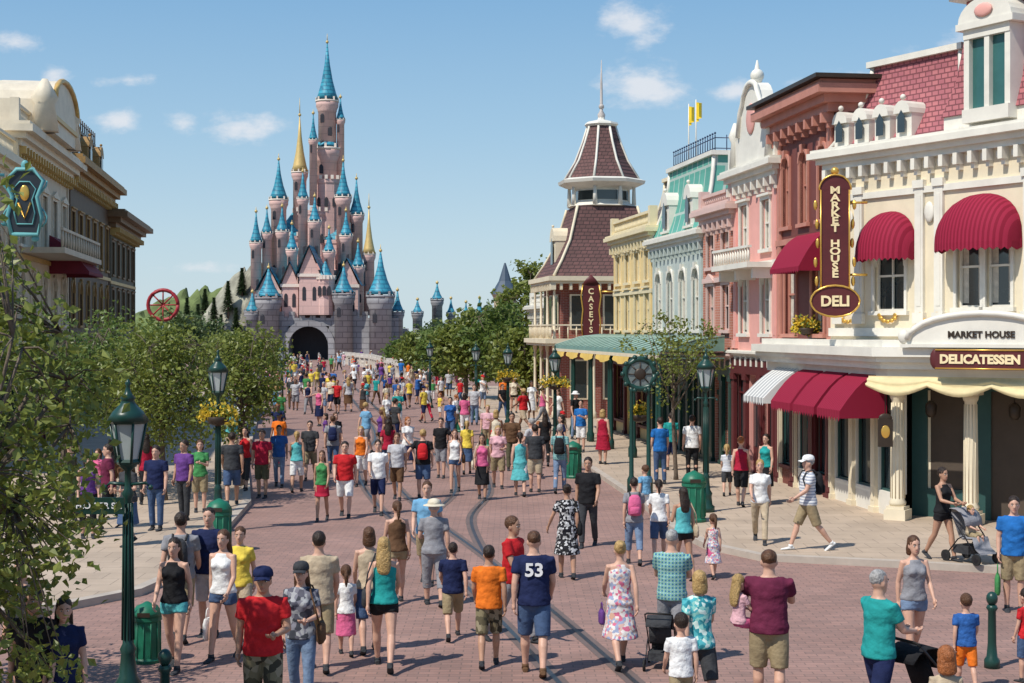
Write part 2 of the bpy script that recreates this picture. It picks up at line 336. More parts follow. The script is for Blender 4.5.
def inside(p,poly):
    c=False; n=len(poly)
    for i in range(n):
        a,b=poly[i],poly[(i+1)%n]
        if (a.y>p.y)!=(b.y>p.y) and p.x<(b.x-a.x)*(p.y-a.y)/(b.y-a.y)+a.x: c=not c
    return c
def gz(p): return .125 if (inside(p,LWP) or inside(p,RWP)) else .004
USED=[]
def person(px,yt,H,hd,sex,pose,top,bot,hair,label,skin=0,yf=None,loc=None,hat=None,shoe='charcoal',group=None,child=None,belly=1):
    child=(H<1.4) if child is None else child
    if loc is None:
        z=.004
        for _ in range(3):
            Y=F*(H0-z)/(yf-HY) if yf else F*(H0-z-H)/(yt-HY)
            p=V(((px-512)/F*Y,Y,0)); z=gz(p)
        loc=V((p.x,p.y,z))
    USED.append(loc.copy())
    t=thing('person',label,'person',loc,R(hd),group,H/1.75)
    if belly!=1: t.scale=(H/1.75*belly,H/1.75*belly,H/1.75)
    k=(sex,pose,child); J=pget(('J',)+k,lambda:rig(*k))
    def put(name,me,m):
        if not me.materials: me.materials.append(None)
        o=link(name,me,t); o.material_slots[0].link='OBJECT'; o.material_slots[0].material=m; return o
    put('body',pget(('B',)+k,lambda:body_mesh(J)),SK[skin])
    put({'tee':'shirt','long':'shirt','tank':'tank_top','dress':'dress','sundress':'dress'}[top[0]],pget(('T',top[0])+k,lambda:top_mesh(J,top[0])),cm(top[1]))
    if bot: put({'shorts':'shorts','hot':'shorts','pants':'trousers','capri':'trousers','skirt':'skirt','mini':'skirt'}[bot[0]],pget(('P',bot[0])+k,lambda:bot_mesh(J,bot[0])),cm(bot[1]))
    put('hair',pget(('H',hair[0],sex,child,round(J['dz'],3)),lambda:hair_mesh(J,hair[0])),hm(hair[1]))
    for w_ in (0,1): put('shoe',pget(('S',w_)+k,lambda:shoe_mesh(J,w_)),cm(shoe))
    if hat: put('hat',pget(('C',hat[0],sex,child,round(J['dz'],3)),lambda:hat_mesh(J,hat[0])),cm(hat[1]))
    return t
def backpack(p,col,label,hd=None):
    hd=math.degrees(p.rotation_euler[2]) if hd is None else hd
    m=MB(); m.erings([(1.0,.10,.05,0,-.19),(1.03,.13,.075,0,-.195),(1.2,.135,.085,0,-.2),(1.36,.11,.07,0,-.185),(1.41,.06,.04,0,-.17)],14)
    t=thing('backpack',label,'backpack',p.location,R(hd),None,p.scale[2]); m.build('pack',cm(col),t)
    for s in (-1,1):
        m2=MB(); m2.tube([(s*.09,-.14,1.38),(s*.1,-.06,1.455),(s*.1,.07,1.42),(s*.11,.14,1.3),(s*.14,.09,1.12),(s*.13,-.12,1.04)],.014,6); m2.build('strap',cm('charcoal'),t)
    m3=MB(); m3.erings([(1.03,.09,.02,0,-.275),(1.05,.1,.035,0,-.275),(1.15,.1,.035,0,-.28),(1.18,.08,.02,0,-.275)],12)
    m3.build('pocket',cm(col),t)
def handbag(p,off,col,label,hd,sz=1):
    m=MB(); z=off[2]
    m.loft([[(off[0]+w*math.cos(2*PI*i/12),off[1]+d*math.sin(2*PI*i/12),zz) for i in range(12)] for w,d,zz in ((.03,.10*sz,z-.42*sz),(.045,.13*sz,z-.38*sz),(.045,.13*sz,z-.2*sz),(.02,.11*sz,z-.13*sz))])
    m2=MB(); m2.tube([(off[0],off[1]-.07*sz,z-.15*sz),(off[0],off[1]-.04,z-.02),(off[0],off[1],z),(off[0],off[1]+.04,z-.02),(off[0],off[1]+.07*sz,z-.15*sz)],.008,6)
    t=thing('bag',label,'bag',p.location,R(hd),None,p.scale[2]); m.build('pouch',cm(col),t); m2.build('handle',cm(col),t)
def shoulderbag(p,s,col,label):
    hd=p.rotation_euler[2]; t=thing('shoulder_bag',label,'bag',p.location,hd,None,p.scale[2])
    m=MB(); x=s*.235; m.loft([[(x+w*math.cos(2*PI*i/12),-.02+d*math.sin(2*PI*i/12),z) for i in range(12)] for w,d,z in ((.03,.11,.80),(.055,.15,.84),(.05,.14,1.0),(.025,.11,1.05))]); m.build('pouch',cm(col),t)
    m=MB(); m.tube([(x,-.11,1.03),(s*.2,-.14,1.25),(s*.12,-.08,1.46),(s*.11,.0,1.485),(s*.13,.1,1.42),(s*.2,.14,1.2),(x,.09,1.03)],.011,6); m.build('strap',cm(col),t)
P=person
# ---- front rows
P(263,568,1.78,185,'m','bag',('tee','red'),('shorts','camo'),('short','dark brown'),'person in red t-shirt, dark cap and camouflage shorts at the bottom left',hat=('cap','navy'),skin=1,belly=1.08)
pg=P(301,562,1.68,178,'f','bag',('tee','grey print'),('pants','light denim'),('long','chestnut'),'person in grey printed top, jeans and dark cap beside the one in red',hat=('cap','charcoal'))
P(319,531,1.76,5,'m','stepa',('tee','beige'),('shorts','khaki'),('short','dark brown'),'person in beige t-shirt and khaki shorts seen from behind, near the small child in white')
P(346,568,1.15,8,'f','stepa',('tee','white'),('skirt','pink'),('pony','chestnut'),'small child in white top and pink skirt walking away')
pa=P(384,533,1.72,2,'f','walka',('tank','teal'),('hot','black'),('long','blond'),'person with long blond hair in teal tank top and black shorts, walking away')
P(369,526,1.68,10,'f','stepb',('tank','beige'),('shorts','denim'),('bob','chestnut'),'person in sand coloured tank top half hidden behind the long blond haired one')
pbr=P(397,500,1.62,15,'f','stepb',('tank','brown'),('hot','khaki'),('pony','chestnut'),'person in brown tank top, left of the one in grey with sun hat')
P(434,499,1.66,5,'f','bag',('tee','grey'),('capri','grey'),('short','grey hair'),'person in grey polo top and grey trousers with a sun hat',hat=('sun','cream'),belly=1.12)
P(427,481,1.74,175,'m','stepa',('tee','sky blue'),('shorts','khaki'),('short','chestnut'),'person in bright blue t-shirt behind the grey sun hat')
P(453,540,1.37,5,'m','walkb',('tee','navy'),('shorts','khaki'),('short','dark brown'),'boy in dark blue t-shirt and khaki shorts walking away up the tracks',child=False)
P(489,545,1.55,0,'m','stepb',('tee','orange'),('shorts','camo'),('short','dark brown'),'boy in orange t-shirt and camouflage shorts',child=False,skin=1)
p53=P(534,530,1.80,0,'m','stepa',('tee','navy'),('shorts','denim'),('buzz','chestnut'),'person in navy football shirt with white number 53, seen from behind',belly=1.05,shoe='brown')
P(513,513,1.78,-120,'m','walka',('tee','red'),('pants','grey'),('short','chestnut'),'person in red t-shirt striding behind the number 53 shirt',skin=1)
pbf=P(567,484,1.63,4,'f','hold',('dress','black floral'),None,('bun','dark brown'),'person in black and white patterned dress beside one in black',skin=1)
P(588,457,1.78,168,'m','stepb',('tee','black'),('pants','charcoal'),('short','dark brown'),'person in black t-shirt and dark trousers walking towards us in mid road',skin=1)
pd=P(620,537,1.65,8,'f','walkb',('sundress','floral'),None,('bun','blond'),'person in white and pink floral summer dress walking away')
pb=P(634,477,1.6,0,'f','stepa',('tee','grey'),('capri','light denim'),('short','dark brown'),'person in grey top wearing a pink backpack')
P(659,479,1.52,-5,'f','stepb',('tee','white'),('shorts','denim'),('pony','dark brown'),'person in white t-shirt right of the pink backpack')
paq=P(683,487,1.6,20,'f','bag',('tank','aqua'),('hot','black'),('long','dark brown'),'person with long dark hair in turquoise tank top by the green litter bin',skin=1)
P(672,528,1.76,-12,'m','push',('tee','plaid'),('shorts','grey'),('buzz','grey hair'),'person in blue and green plaid shirt pushing a small pushchair')
P(713,516,1.08,15,'f','stepb',('sundress','floral'),('shorts','pink'),('pony','chestnut'),'little girl in white and pink dress on the road near the kerb')
P(699,566,1.68,12,'f','walka',('tee','aqua print'),('shorts','charcoal'),('bob','blond'),'person in turquoise patterned top with blond hair near the bottom edge')
P(681,617,1.22,10,'m','stepb',('tee','white'),('shorts','khaki'),('short','dark brown'),'boy in plain white t-shirt cut off by the bottom edge')
pm=P(769,550,1.82,-8,'m','carry',('tee','maroon'),('shorts','khaki'),('buzz','chestnut'),'person in maroon t-shirt and khaki shorts carrying a toddler',belly=1.1)
lc=pm.location+V((-.33,.05,0)); lc.z=.50
P(0,0,1.0,-60,'f','sit',('tee','pale pink'),('shorts','pink'),('long','blond'),'toddler in pale pink carried on the left side of the maroon shirt',loc=lc,shoe='pink')
P(760,457,1.68,170,'f','walka',('tee','white'),('pants','beige'),('short','blond'),'person in white blouse and beige trousers crossing the pavement')
pw=P(808,453,1.84,100,'m','walkb',('tee','stripes'),('shorts','khaki'),('short','grey hair'),'person in striped white shirt and white cap striding left',hat=('cap','white'),shoe='white')
P(741,436,1.66,-20,'f','stepa',('tank','crimson'),('shorts','black'),('short','ginger'),'person in dark red tank top outside the striped awning')
P(727,446,1.25,-10,'f','stepb',('tee','stripes'),('shorts','charcoal'),('pony','blond'),'child in striped top beside the dark red tank top')
P(766,434,1.66,140,'f','stand',('tank','teal'),('skirt','black'),('bob','dark brown'),'person in teal top standing under the white striped awning')
P(692,430,1.78,0,'m','stand',('tee','white'),('pants','black'),('short','dark brown'),'person in white shirt and black trousers behind the street lamp',yf=479)
P(660,424,1.8,20,'m','stand',('tee','royal blue'),('pants','denim'),('short','dark brown'),'person in royal blue shirt near the round wreath sign',yf=484)
ps=P(943,473,1.7,-150,'f','push',('tank','black'),('hot','black'),('short','dark brown'),'person in black tank top beside a pushchair by the white columns',skin=1)
P(914,535,1.68,190,'f','stepb',('tank','grey'),('hot','light denim'),('bob','chestnut'),'person in grey tank top facing us behind the teal shirt')
pt=P(879,568,1.80,-60,'m','push',('tee','teal'),('shorts','navy'),('buzz','grey hair'),'person in teal t-shirt and navy shorts pushing a dark pushchair')
P(966,597,1.12,0,'m','stepa',('tee','blue'),('shorts','orange'),('short','chestnut'),'boy in blue t-shirt and orange shorts beside the bollard')
pbl=P(1014,497,1.75,165,'m','stand',('tee','royal blue'),('shorts','khaki'),('short','dark brown'),'person in blue shirt at the right edge carrying a green bag')
P(1026,592,1.1,30,'f','stand',('tee','red'),('shorts','denim'),('pony','dark brown'),'child in red at the right edge behind the bollard')
P(946,652,1.3,0,'f','stand',('tee','beige'),('shorts','denim'),('bob','ginger'),'person whose curly ginger hair alone shows at the bottom right')
P(174,537,1.68,172,'f','stepa',('tank','black'),('hot','aqua'),('long','dark brown'),'person in black tank top and turquoise shorts on the left')
pl2=P(223,529,1.7,165,'f','stepb',('tank','white'),('hot','denim'),('long','chestnut'),'person in white tank top and blue shorts with a white bag')
pk=P(181,512,1.78,0,'m','stepa',('tee','grey'),('shorts','khaki'),('short','dark brown'),'person in grey shirt wearing a dark backpack on the left pavement edge')
P(209,508,1.8,175,'m','stand',('tee','navy'),('shorts','light grey'),('buzz','dark brown'),'person in navy t-shirt and light shorts behind the white tank top')
P(240,526,1.6,178,'f','stepa',('tee','yellow'),('shorts','beige'),('short','chestnut'),'person in yellow t-shirt right of the white tank top')
P(34,588,1.75,170,'m','stand',('tee','black'),('pants','charcoal'),('short','dark brown'),'person in black behind the leaves at the far left')
P(64,598,1.65,200,'f','stand',('tee','navy'),('pants','black'),('long','dark brown'),'person in navy t-shirt among the leaves at bottom left')
P(22,560,1.72,150,'m','stand',('tee','charcoal'),('shorts','black'),('short','dark brown'),'person in charcoal shirt deep in the shade of the left tree')
mid=[(345,517,1.74,180,'m','stepa',('tee','red'),('shorts','white'),('short','dark brown'),'person in red t-shirt and white shorts walking towards us'),
(322,521,1.6,178,'f','stepb',('tank','green'),('mini','crimson'),('long','chestnut'),'person in green tank top and dark red skirt'),
(378,514,1.78,182,'m','walka',('tee','white'),('shorts','navy'),('short','dark brown'),'person in white t-shirt and navy shorts striding towards us'),
(397,500,1.7,175,'m','stepa',('tee','light grey'),('shorts','brown'),('short','chestnut'),'person in light grey t-shirt and brown shorts'),
(423,498,1.75,0,'m','hips',('tee','black'),('shorts','denim'),('short','blond'),'person in black t-shirt and denim shorts with one hand on the hip'),
(262,498,1.74,170,'m','stand',('tee','crimson'),('shorts','olive'),('short','dark brown'),'person in dark red t-shirt by the left kerb'),
(279,487,1.7,185,'m','stepa',('tee','blue'),('pants','light denim'),('short','dark brown'),'person in blue t-shirt and pale jeans by the left kerb'),
(297,492,1.62,0,'f','stepb',('tank','aqua'),('shorts','white'),('pony','blond'),'person in turquoise tank top and white shorts by the left kerb'),
(184,520,1.75,150,'m','stand',('tee','purple'),('pants','charcoal'),('short','dark brown'),'person in purple shirt in the tree shade on the left pavement'),
(200,512,1.65,190,'f','phone',('tee','green'),('shorts','khaki'),('bob','chestnut'),'person in green shirt in the tree shade on the left pavement'),
(156,530,1.75,170,'m','stand',('tee','navy'),('pants','denim'),('short','dark brown'),'person in navy shirt and jeans under the left tree'),
(482,500,1.68,175,'f','stepa',('tank','pink'),('skirt','black'),('long','dark brown'),'person in pink tank top and black skirt'),
(498,488,1.7,182,'f','bag',('tee','pale pink'),('shorts','khaki'),('bob','blond'),'person in pale pink t-shirt and khaki shorts'),
(520,496,1.66,2,'f','stepa',('sundress','aqua'),('shorts','white'),('pony','dark brown'),'person in turquoise summer dress walking away'),
(535,492,1.78,5,'m','stand',('tee','charcoal'),('shorts','beige'),('short','dark brown'),'person in charcoal t-shirt and beige shorts in mid road'),
(560,493,1.82,-8,'m','stepb',('tee','plaid'),('pants','light denim'),('short','grey hair'),'person in plaid shirt and pale jeans in mid road'),
(455,492,1.68,178,'f','stepb',('tank','white'),('hot','denim'),('long','chestnut'),'person in white tank top and short denim shorts'),
(441,478,1.74,170,'m','hips',('tee','black'),('shorts','grey'),('short','dark brown'),'person in black t-shirt and grey shorts'),
(467,474,1.6,0,'f','stepb',('tee','yellow'),('skirt','denim'),('pony','blond'),'person in yellow t-shirt and denim skirt'),
(512,470,1.76,180,'m','stepb',('tee','brown'),('pants','olive'),('short','dark brown'),'person in brown shirt and olive trousers'),
(545,466,1.7,0,'f','stepa',('tee','black'),('pants','black'),('long','dark brown'),'person dressed all in black with long dark hair'),
(581,452,1.78,165,'m','phone',('tee','royal blue'),('shorts','white'),('short','dark brown'),'person in royal blue shirt and white shorts by the right kerb'),
(603,464,1.7,-30,'f','stand',('sundress','crimson'),('shorts','red'),('bob','blond'),'person in dark red dress near the right kerb'),
(671,470,1.7,10,'m','stand',('tee','teal'),('shorts','navy'),('short','dark brown'),'person in teal shirt and navy shorts by the shops'),
(645,520,1.2,30,'m','stepa',('tee','sky blue'),('shorts','white'),('short','chestnut'),'child in pale blue shirt ahead of the pink backpack'),
(310,480,1.7,180,'m','stepb',('tee','charcoal'),('shorts','khaki'),('short','dark brown'),'person in charcoal shirt and khaki shorts near left kerb'),
(388,478,1.7,4,'f','stepa',('tee','crimson'),('pants','denim'),('long','dark brown'),'person in dark red top and jeans walking away'),
(361,486,1.66,176,'f','stepb',('tank','orange'),('shorts','white'),('long','blond'),'person in orange tank top and white shorts'),
(333,474,1.75,2,'m','stepa',('tee','grey'),('pants','denim'),('short','chestnut'),'person in grey shirt and jeans walking away'),
(128,545,1.72,150,'f','bag',('tee','charcoal'),('skirt','denim'),('long','chestnut'),'person in charcoal top and denim skirt beside the nearest lamp'),
(108,528,1.78,110,'m','stepa',('tee','maroon'),('pants','black'),('short','dark brown'),'person in maroon shirt and black trousers on the left pavement'),
(88,538,1.7,-160,'f','stand',('tank','purple'),('capri','black'),('bob','dark brown'),'person in purple tank top on the shaded left pavement'),
(70,522,1.75,-90,'m','stepb',('tee','olive'),('shorts','charcoal'),('short','dark brown'),'person in olive shirt walking right on the left pavement'),
(146,505,1.7,20,'f','stepa',('tee','crimson'),('pants','charcoal'),('long','dark brown'),'person in dark red top walking away under the left trees'),
(118,498,1.76,180,'m','hips',('tee','black'),('shorts','brown'),('short','chestnut'),'person in black shirt and brown shorts under the left trees'),
(98,500,1.2,160,'f','stand',('tee','pink'),('shorts','denim'),('pony','chestnut'),'child in pink shirt under the left trees'),
(232,505,1.74,10,'m','stepb',('tee','charcoal'),('shorts','denim'),('short','dark brown'),'person in charcoal shirt walking away by the left lamp'),
(245,490,1.66,170,'f','stepa',('tank','red'),('capri','charcoal'),('long','dark brown'),'person in red tank top between the left street trees'),
(408,472,1.72,-150,'f','walka',('tee','white'),('skirt','navy'),('bob','ginger'),'person in white t-shirt and navy skirt turning right'),
(531,478,1.78,60,'m','walkb',('tee','light grey'),('shorts','denim'),('short','grey hair'),'person in light grey shirt crossing to the left')]
MP=[P(q[0],0,*q[2:9],q[9],yf=q[1],skin=(q[0]*7)%5//3,belly=1+((q[0]*13)%7-3)*.025) for q in mid]
# ---- far crowd
random.seed(7)
TN=['white','white','white','black','red','blue','teal','grey','navy','pink','yellow','orange','sky blue','green','purple','light grey','crimson','pale pink','cream','charcoal','black','aqua','charcoal','royal blue','white','red','beige','light grey']
BN=['denim','khaki','black','white','grey','navy','beige','light denim','brown','crimson']
HN=['dark brown','chestnut','blond','dark brown','grey hair','ginger']
labs=set(); cnt=0; tries=0
while cnt<212 and tries<12000:
    tries+=1
    yf=random.choice((random.uniform(362,388),random.uniform(370,412),random.uniform(370,425),random.uniform(385,476)))
    Y=F*H0/(yf-HY)
    v=random.uniform(-3.2,11.5) if Y<95 else random.uniform(-6,12)
    X=(v-SU*Y)/CU; p=V((X,Y,0)); dmin=.7+Y*.005
    if any((q.x-p.x)**2+(q.y-p.y)**2<dmin**2 for q in USED): continue
    sex=random.choice('mf'); tc_=random.choice(TN); bc=random.choice(BN); hc=random.choice(HN)
    tk=random.choice(['tee','tee','tank'] if sex=='f' else ['tee']); bk=random.choice(['shorts','hot','pants','skirt'] if sex=='f' else ['shorts','shorts','pants'])
    hk=random.choice(['long','bob','pony'] if sex=='f' else ['short']); hat=(random.choice(('cap','cap','sun')),random.choice(['white','red','navy','cream'])) if random.random()<.2 else None
    row='front' if yf>430 else ('middle' if yf>396 else ('far' if yf>378 else 'farthest')); pos='left' if v<1 else ('centre' if v<6 else 'right')
    away=random.random()<.45
    lab=f"person in {tc_} {'tank top' if tk=='tank' else 't-shirt'} and {bc} {'skirt' if bk=='skirt' else 'trousers' if bk=='pants' else 'shorts'}, {'walking away' if away else 'facing us'}, {row} row {pos}"
    if lab in labs: continue
    labs.add(lab); cnt+=1
    h=random.choice((1.6,1.66,1.72,1.78,1.82)) if random.random()>.15 else 1.2
    o=P(512+X/Y*F,0,h,(0 if away else 180)+random.gauss(0,38),sex,random.choice(['stepa','stepb','stand','walka','bag','hips','walkb','phone','point'] if h>1.3 else ['stepa','stand']),(tk,tc_),(bk,bc),(hk,hc),lab,yf=None,loc=V((X,Y,gz(p))),hat=hat,skin=random.choice((0,0,0,1,1,2)),group='people in the crowd up the street',belly=random.choice((.95,1,1,1.06,1.12)) if h>1.3 else 1)
NUM=mat('print_white',(.8,.8,.8),.8)
text(p53,'53',.22,(0,-.142,1.28),NUM,name='number',ext=.004,bold=.006)
backpack(pb,'pink','pink backpack worn over the grey top',0)
backpack(pw,'black','black backpack worn over the striped white shirt',100)
backpack(pk,'charcoal','dark backpack worn over the grey shirt at left',0)
backpack(MP[4],'red','red backpack on the black t-shirt and denim shorts'); backpack(MP[28],'navy','navy backpack on the grey shirt and jeans walking away'); backpack(MP[15],'black','black backpack on the plaid shirt in mid road')
handbag(pl2,(.21,.02,.68),'white','white bag hanging from the hand of the white tank top',165)
handbag(pbl,(.24,.03,.72),'green','green bag in the hand at the right edge',165,1.1)
handbag(pd,(-.24,.06,.86),'purple','small purple bag held beside the floral dress',8,.7)
shoulderbag(pg,-1,'brown','brown shoulder bag on the grey printed top and jeans'); shoulderbag(pa,-1,'charcoal','dark shoulder bag of the long blond haired person in teal')
shoulderbag(pbf,1,'black','black shoulder bag of the black and white patterned dress'); shoulderbag(MP[11],1,'cream','cream shoulder bag of the pink tank top'); shoulderbag(MP[16],-1,'brown','brown shoulder bag of the white tank top and denim shorts'); shoulderbag(paq,1,'beige','beige shoulder bag of the turquoise tank top by the bin')
print('people',time.time()-T0,len(PC))
# ------------------------------------------------ pushchairs
BLK=mat('pram_metal',(.03,.03,.035),.35,.6); RUB=mat('rubber',(.015,.015,.015),.8)
def stroller(loc,hd,col,label,sc_=1):
    t=thing('pushchair',label,'pushchair',loc,R(hd),None,sc_)
    for x in (-.24,.24):
        m=MB(); m.tube([(x,.38,.12),(x,.1,.5),(x,-.18,.8),(x,-.38,1.0)],.012,8); m.tube([(x,-.32,.12),(x,-.05,.42),(x,.1,.5)],.012,8); m.build('side_frame',BLK,t)
    m=MB(); m.tube([(-.24,-.38,1.0),(-.2,-.42,1.03),(.2,-.42,1.03),(.24,-.38,1.0)],.017,8); m.build('handle',RUB,t)
    m=MB(); m.loft([[(-.2,y,z),(.2,y,z),(.2,y+.02,z-.035),(-.2,y+.02,z-.035)] for y,z in ((.42,.22),(.3,.3),(.24,.47),(0,.45),(-.08,.5),(-.25,.88))],sm=True); m.build('seat',cm(col),t)
    m=MB(); n=7
    m.loft([[(x,-.2+.36*math.sin(a)*(1-.15*abs(x)*4),.66+.3*math.cos(a)) for x in (-.22,-.11,0,.11,.22)] for a in [R(-60+i*25) for i in range(n)]],cap=False,closed=False)
    o=m.build('hood',cm(col),t); md=o.modifiers.new('s','SOLIDIFY'); md.thickness=.012
    m=MB(); m.box(-.2,.2,-.22,.16,.16,.3); m.build('basket',cm('charcoal'),t)
    for x in (-.26,.26):
        for y in (.4,-.32):
            m=MB(); m.tube([(x-.018,y,.1),(x+.018,y,.1)],[.1,.1],18); m.tube([(x-.022,y,.1),(x+.022,y,.1)],[.05,.05],12,1); m.build('wheel',[RUB,BLK],t)
    return t
stroller(V((pt.location.x+.62,pt.location.y+.3,.004)),-60,'black','black pushchair in front of the teal shirt')
stroller(V((ps.location.x+.42,ps.location.y-.2,gz(ps.location))),-150,'grey','grey pushchair with a seated child by the white columns')
P(0,0,.95,-150,'m','sit',('tee','beige'),('shorts','khaki'),('short','blond'),'toddler sitting in the grey pushchair',loc=V((ps.location.x+.44,ps.location.y-.22,gz(ps.location)+.03)))
q=G(661,668); stroller(V((q.x,q.y,.004)),-12,'charcoal','small dark pushchair ahead of the plaid shirt',.72)
# ------------------------------------------------ ground
road_m=brick('road_brick',(.345,.205,.17),(.27,.17,.145),(.20,.135,.115),.26,.13,.009,'xy',.85,var=.2,vs=.45)
walk_m=brick('pavement_slab',(.47,.37,.28),(.42,.33,.25),(.29,.23,.18),.6,.6,.01,'xy',.85,var=.17,vs=.6,offs=.5)
m=MB(); m.add([(-2500,-200,-.004),(2500,-200,-.004),(2500,4500,-.004),(-2500,4500,-.004)],[(0,1,2,3)]); struct(m.build('ground',mat('grass_ground',(.09,.13,.045),.9,var=.3,vs=.05)))
m=MB(); m.add([(-60,-6,.004),(60,-6,.004),(60,214,.004),(-75,214,.004)],[(0,1,2,3)]); o=struct(m.build('road',road_m))
KB=mat('kerb_stone',(.44,.38,.32),.8,var=.15,vs=2)
for nm,poly,edge,sg in (('left_pavement',LWP,LW,-1),('right_pavement',RWP,RW,1)):
    m=MB(); m.prism(poly,.0,.12); struct(m.build(nm,walk_m))
    m=MB(); rings=[]
    for i,p in enumerate(edge):
        d=(edge[min(i+1,len(edge)-1)]-edge[max(i-1,0)]).normalized(); nn=V((-d.y,d.x,0))*sg
        a=p-nn*.03; b=p+nn*.17; rings.append([(a.x,a.y,.0),(a.x,a.y,.125),(b.x,b.y,.125),(b.x,b.y,.0)])
    m.loft(rings,sm=False); struct(m.build('kerb',KB))
RM=mat('rail_steel',(.06,.055,.055),.35,.6,var=.2); RG=mat('rail_bed',(.15,.11,.10),.85)
def smooth_pts(ps,n=10):
    out=[]
    for i in range(len(ps)-1):
        p0=ps[max(i-1,0)];p1=ps[i];p2=ps[i+1];p3=ps[min(i+2,len(ps)-1)]
        for k in range(n):
            t=k/n; out.append(.5*((2*p1)+(p2-p0)*t+(2*p0-5*p1+4*p2-p3)*t*t+(3*p1-p0-3*p2+p3)*t**3))
    return out+[ps[-1]]
for ti,ctr in enumerate(([S(2,3.9),S(12,3.8),S(20,3.55),S(28,3.1),S(36,2.5),S(44,2.3),S(52,2.7),S(60,3.6),S(75,3.9),S(112,3.9)],[S(28,3.1),S(34,3.5),S(40,4.7),S(48,5.3),S(55,4.9),S(61,4.0)])):
    c=smooth_pts(ctr,12)
    for s in (-1,1):
        m=MB(); m2=MB(); ra=[];rb=[]
        for i,p in enumerate(c):
            d=(c[min(i+1,len(c)-1)]-c[max(i-1,0)]).normalized(); n=V((-d.y,d.x,0)); e=p+n*.46*s
            ra.append([(*(e-n*.035)[:2],.012),(*(e+n*.035)[:2],.012)]); rb.append([(*(e-n*.12)[:2],.008),(*(e+n*.12)[:2],.008)])
        z=.0008*ti
        m.loft([[(x,y,zz+z) for x,y,zz in r] for r in ra],cap=False,closed=False,sm=False); m2.loft([[(x,y,zz+z) for x,y,zz in r] for r in rb],cap=False,closed=False,sm=False)
        struct(m.build('tram_rail',RM)); struct(m2.build('rail_bed',RG))
# ------------------------------------------------ building kit
GLASS=mat('window_glass',(.025,.035,.04),.06,var=.3,vs=.6,spec=.9)
CREAM=mat('paint_cream',(.74,.65,.48),.6,var=.1,vs=1.2,bump=.08,bs=12)
WHITE=mat('paint_white',(.74,.71,.63),.55,var=.1,vs=1.5)
PINK=mat('paint_pink',(.74,.37,.32),.65,var=.1,vs=1.2)
SALM=mat('trim_pale_rose',(.66,.47,.42),.6,var=.08)
TERRA=brick('brick_terracotta',(.50,.19,.13),(.43,.16,.11),(.5,.33,.27),.24,.08,.01)
REDB=brick('brick_red',(.28,.07,.05),(.22,.055,.04),(.3,.2,.17),.24,.08,.01)
BROWNW=mat('paint_oxblood',(.17,.05,.04),.6,var=.12)
YEL=mat('paint_straw',(.76,.58,.28),.6,var=.08)
TAN=mat('paint_tan',(.46,.36,.24),.6,var=.14); OCH=mat('paint_ochre',(.34,.20,.07),.6,var=.15)
DGREEN=mat('paint_dark_green',(.012,.05,.04),.35,var=.15); TEALP=mat('paint_deep_teal',(.03,.085,.08),.45,var=.12)
GOLD=mat('gilding',(.75,.45,.1),.3,.6,var=.1); DRED=mat('sign_dark_red',(.10,.018,.02),.5); BRONZE=mat('dark_bronze',(.05,.035,.025),.45,.3)
LCR=mat('letter_cream',(.85,.7,.42),.5)
SCALEP=brick('tile_rose',(.45,.16,.17),(.36,.12,.14),(.18,.06,.07),.2,.13,.018,var=.15)
SCALEB=brick('tile_brown',(.17,.085,.08),(.13,.07,.065),(.06,.035,.035),.3,.18,.02,var=.15)
SCALET=brick('tile_teal',(.12,.38,.31),(.10,.33,.27),(.4,.5,.45),.7,1.4,.05,var=.12)
SCALEG=brick('tile_grey',(.2,.17,.16),(.16,.14,.13),(.08,.07,.06),.3,.18,.02,var=.15)
STONE=brick('castle_stone',(.36,.35,.36),(.28,.28,.30),(.19,.185,.2),1.8,.8,.07,var=.3,vs=.15)
def wall_mb(m,x0,x1,z0,z1,ops,y=0,d=.22,mi=0):
    xs=sorted({x0,x1}|{a for o in ops for a in o[:2] if x0<a<x1}); zs=sorted({z0,z1}|{a for o in ops for a in o[2:4] if z0<a<z1})
    for i in range(len(xs)-1):
        for j in range(len(zs)-1):
            cx=(xs[i]+xs[i+1])/2; cz=(zs[j]+zs[j+1])/2
            if any(o[0]<cx<o[1] and o[2]<cz<o[3] for o in ops): continue
            m.add([(xs[i],y,zs[j]),(xs[i+1],y,zs[j]),(xs[i+1],y,zs[j+1]),(xs[i],y,zs[j+1])],[(0,1,2,3)],mi)
    for a,b,c,e in [o[:4] for o in ops]:
        m.add([(a,y,c),(b,y,c),(b,y,e),(a,y,e),(a,y+d,c),(b,y+d,c),(b,y+d,e),(a,y+d,e)],[(0,4,5,1),(1,5,6,2),(2,6,7,3),(3,7,4,0)],mi)
WC={}
CURT=mat('curtain',(.55,.5,.42),.9,var=.25,vs=6)
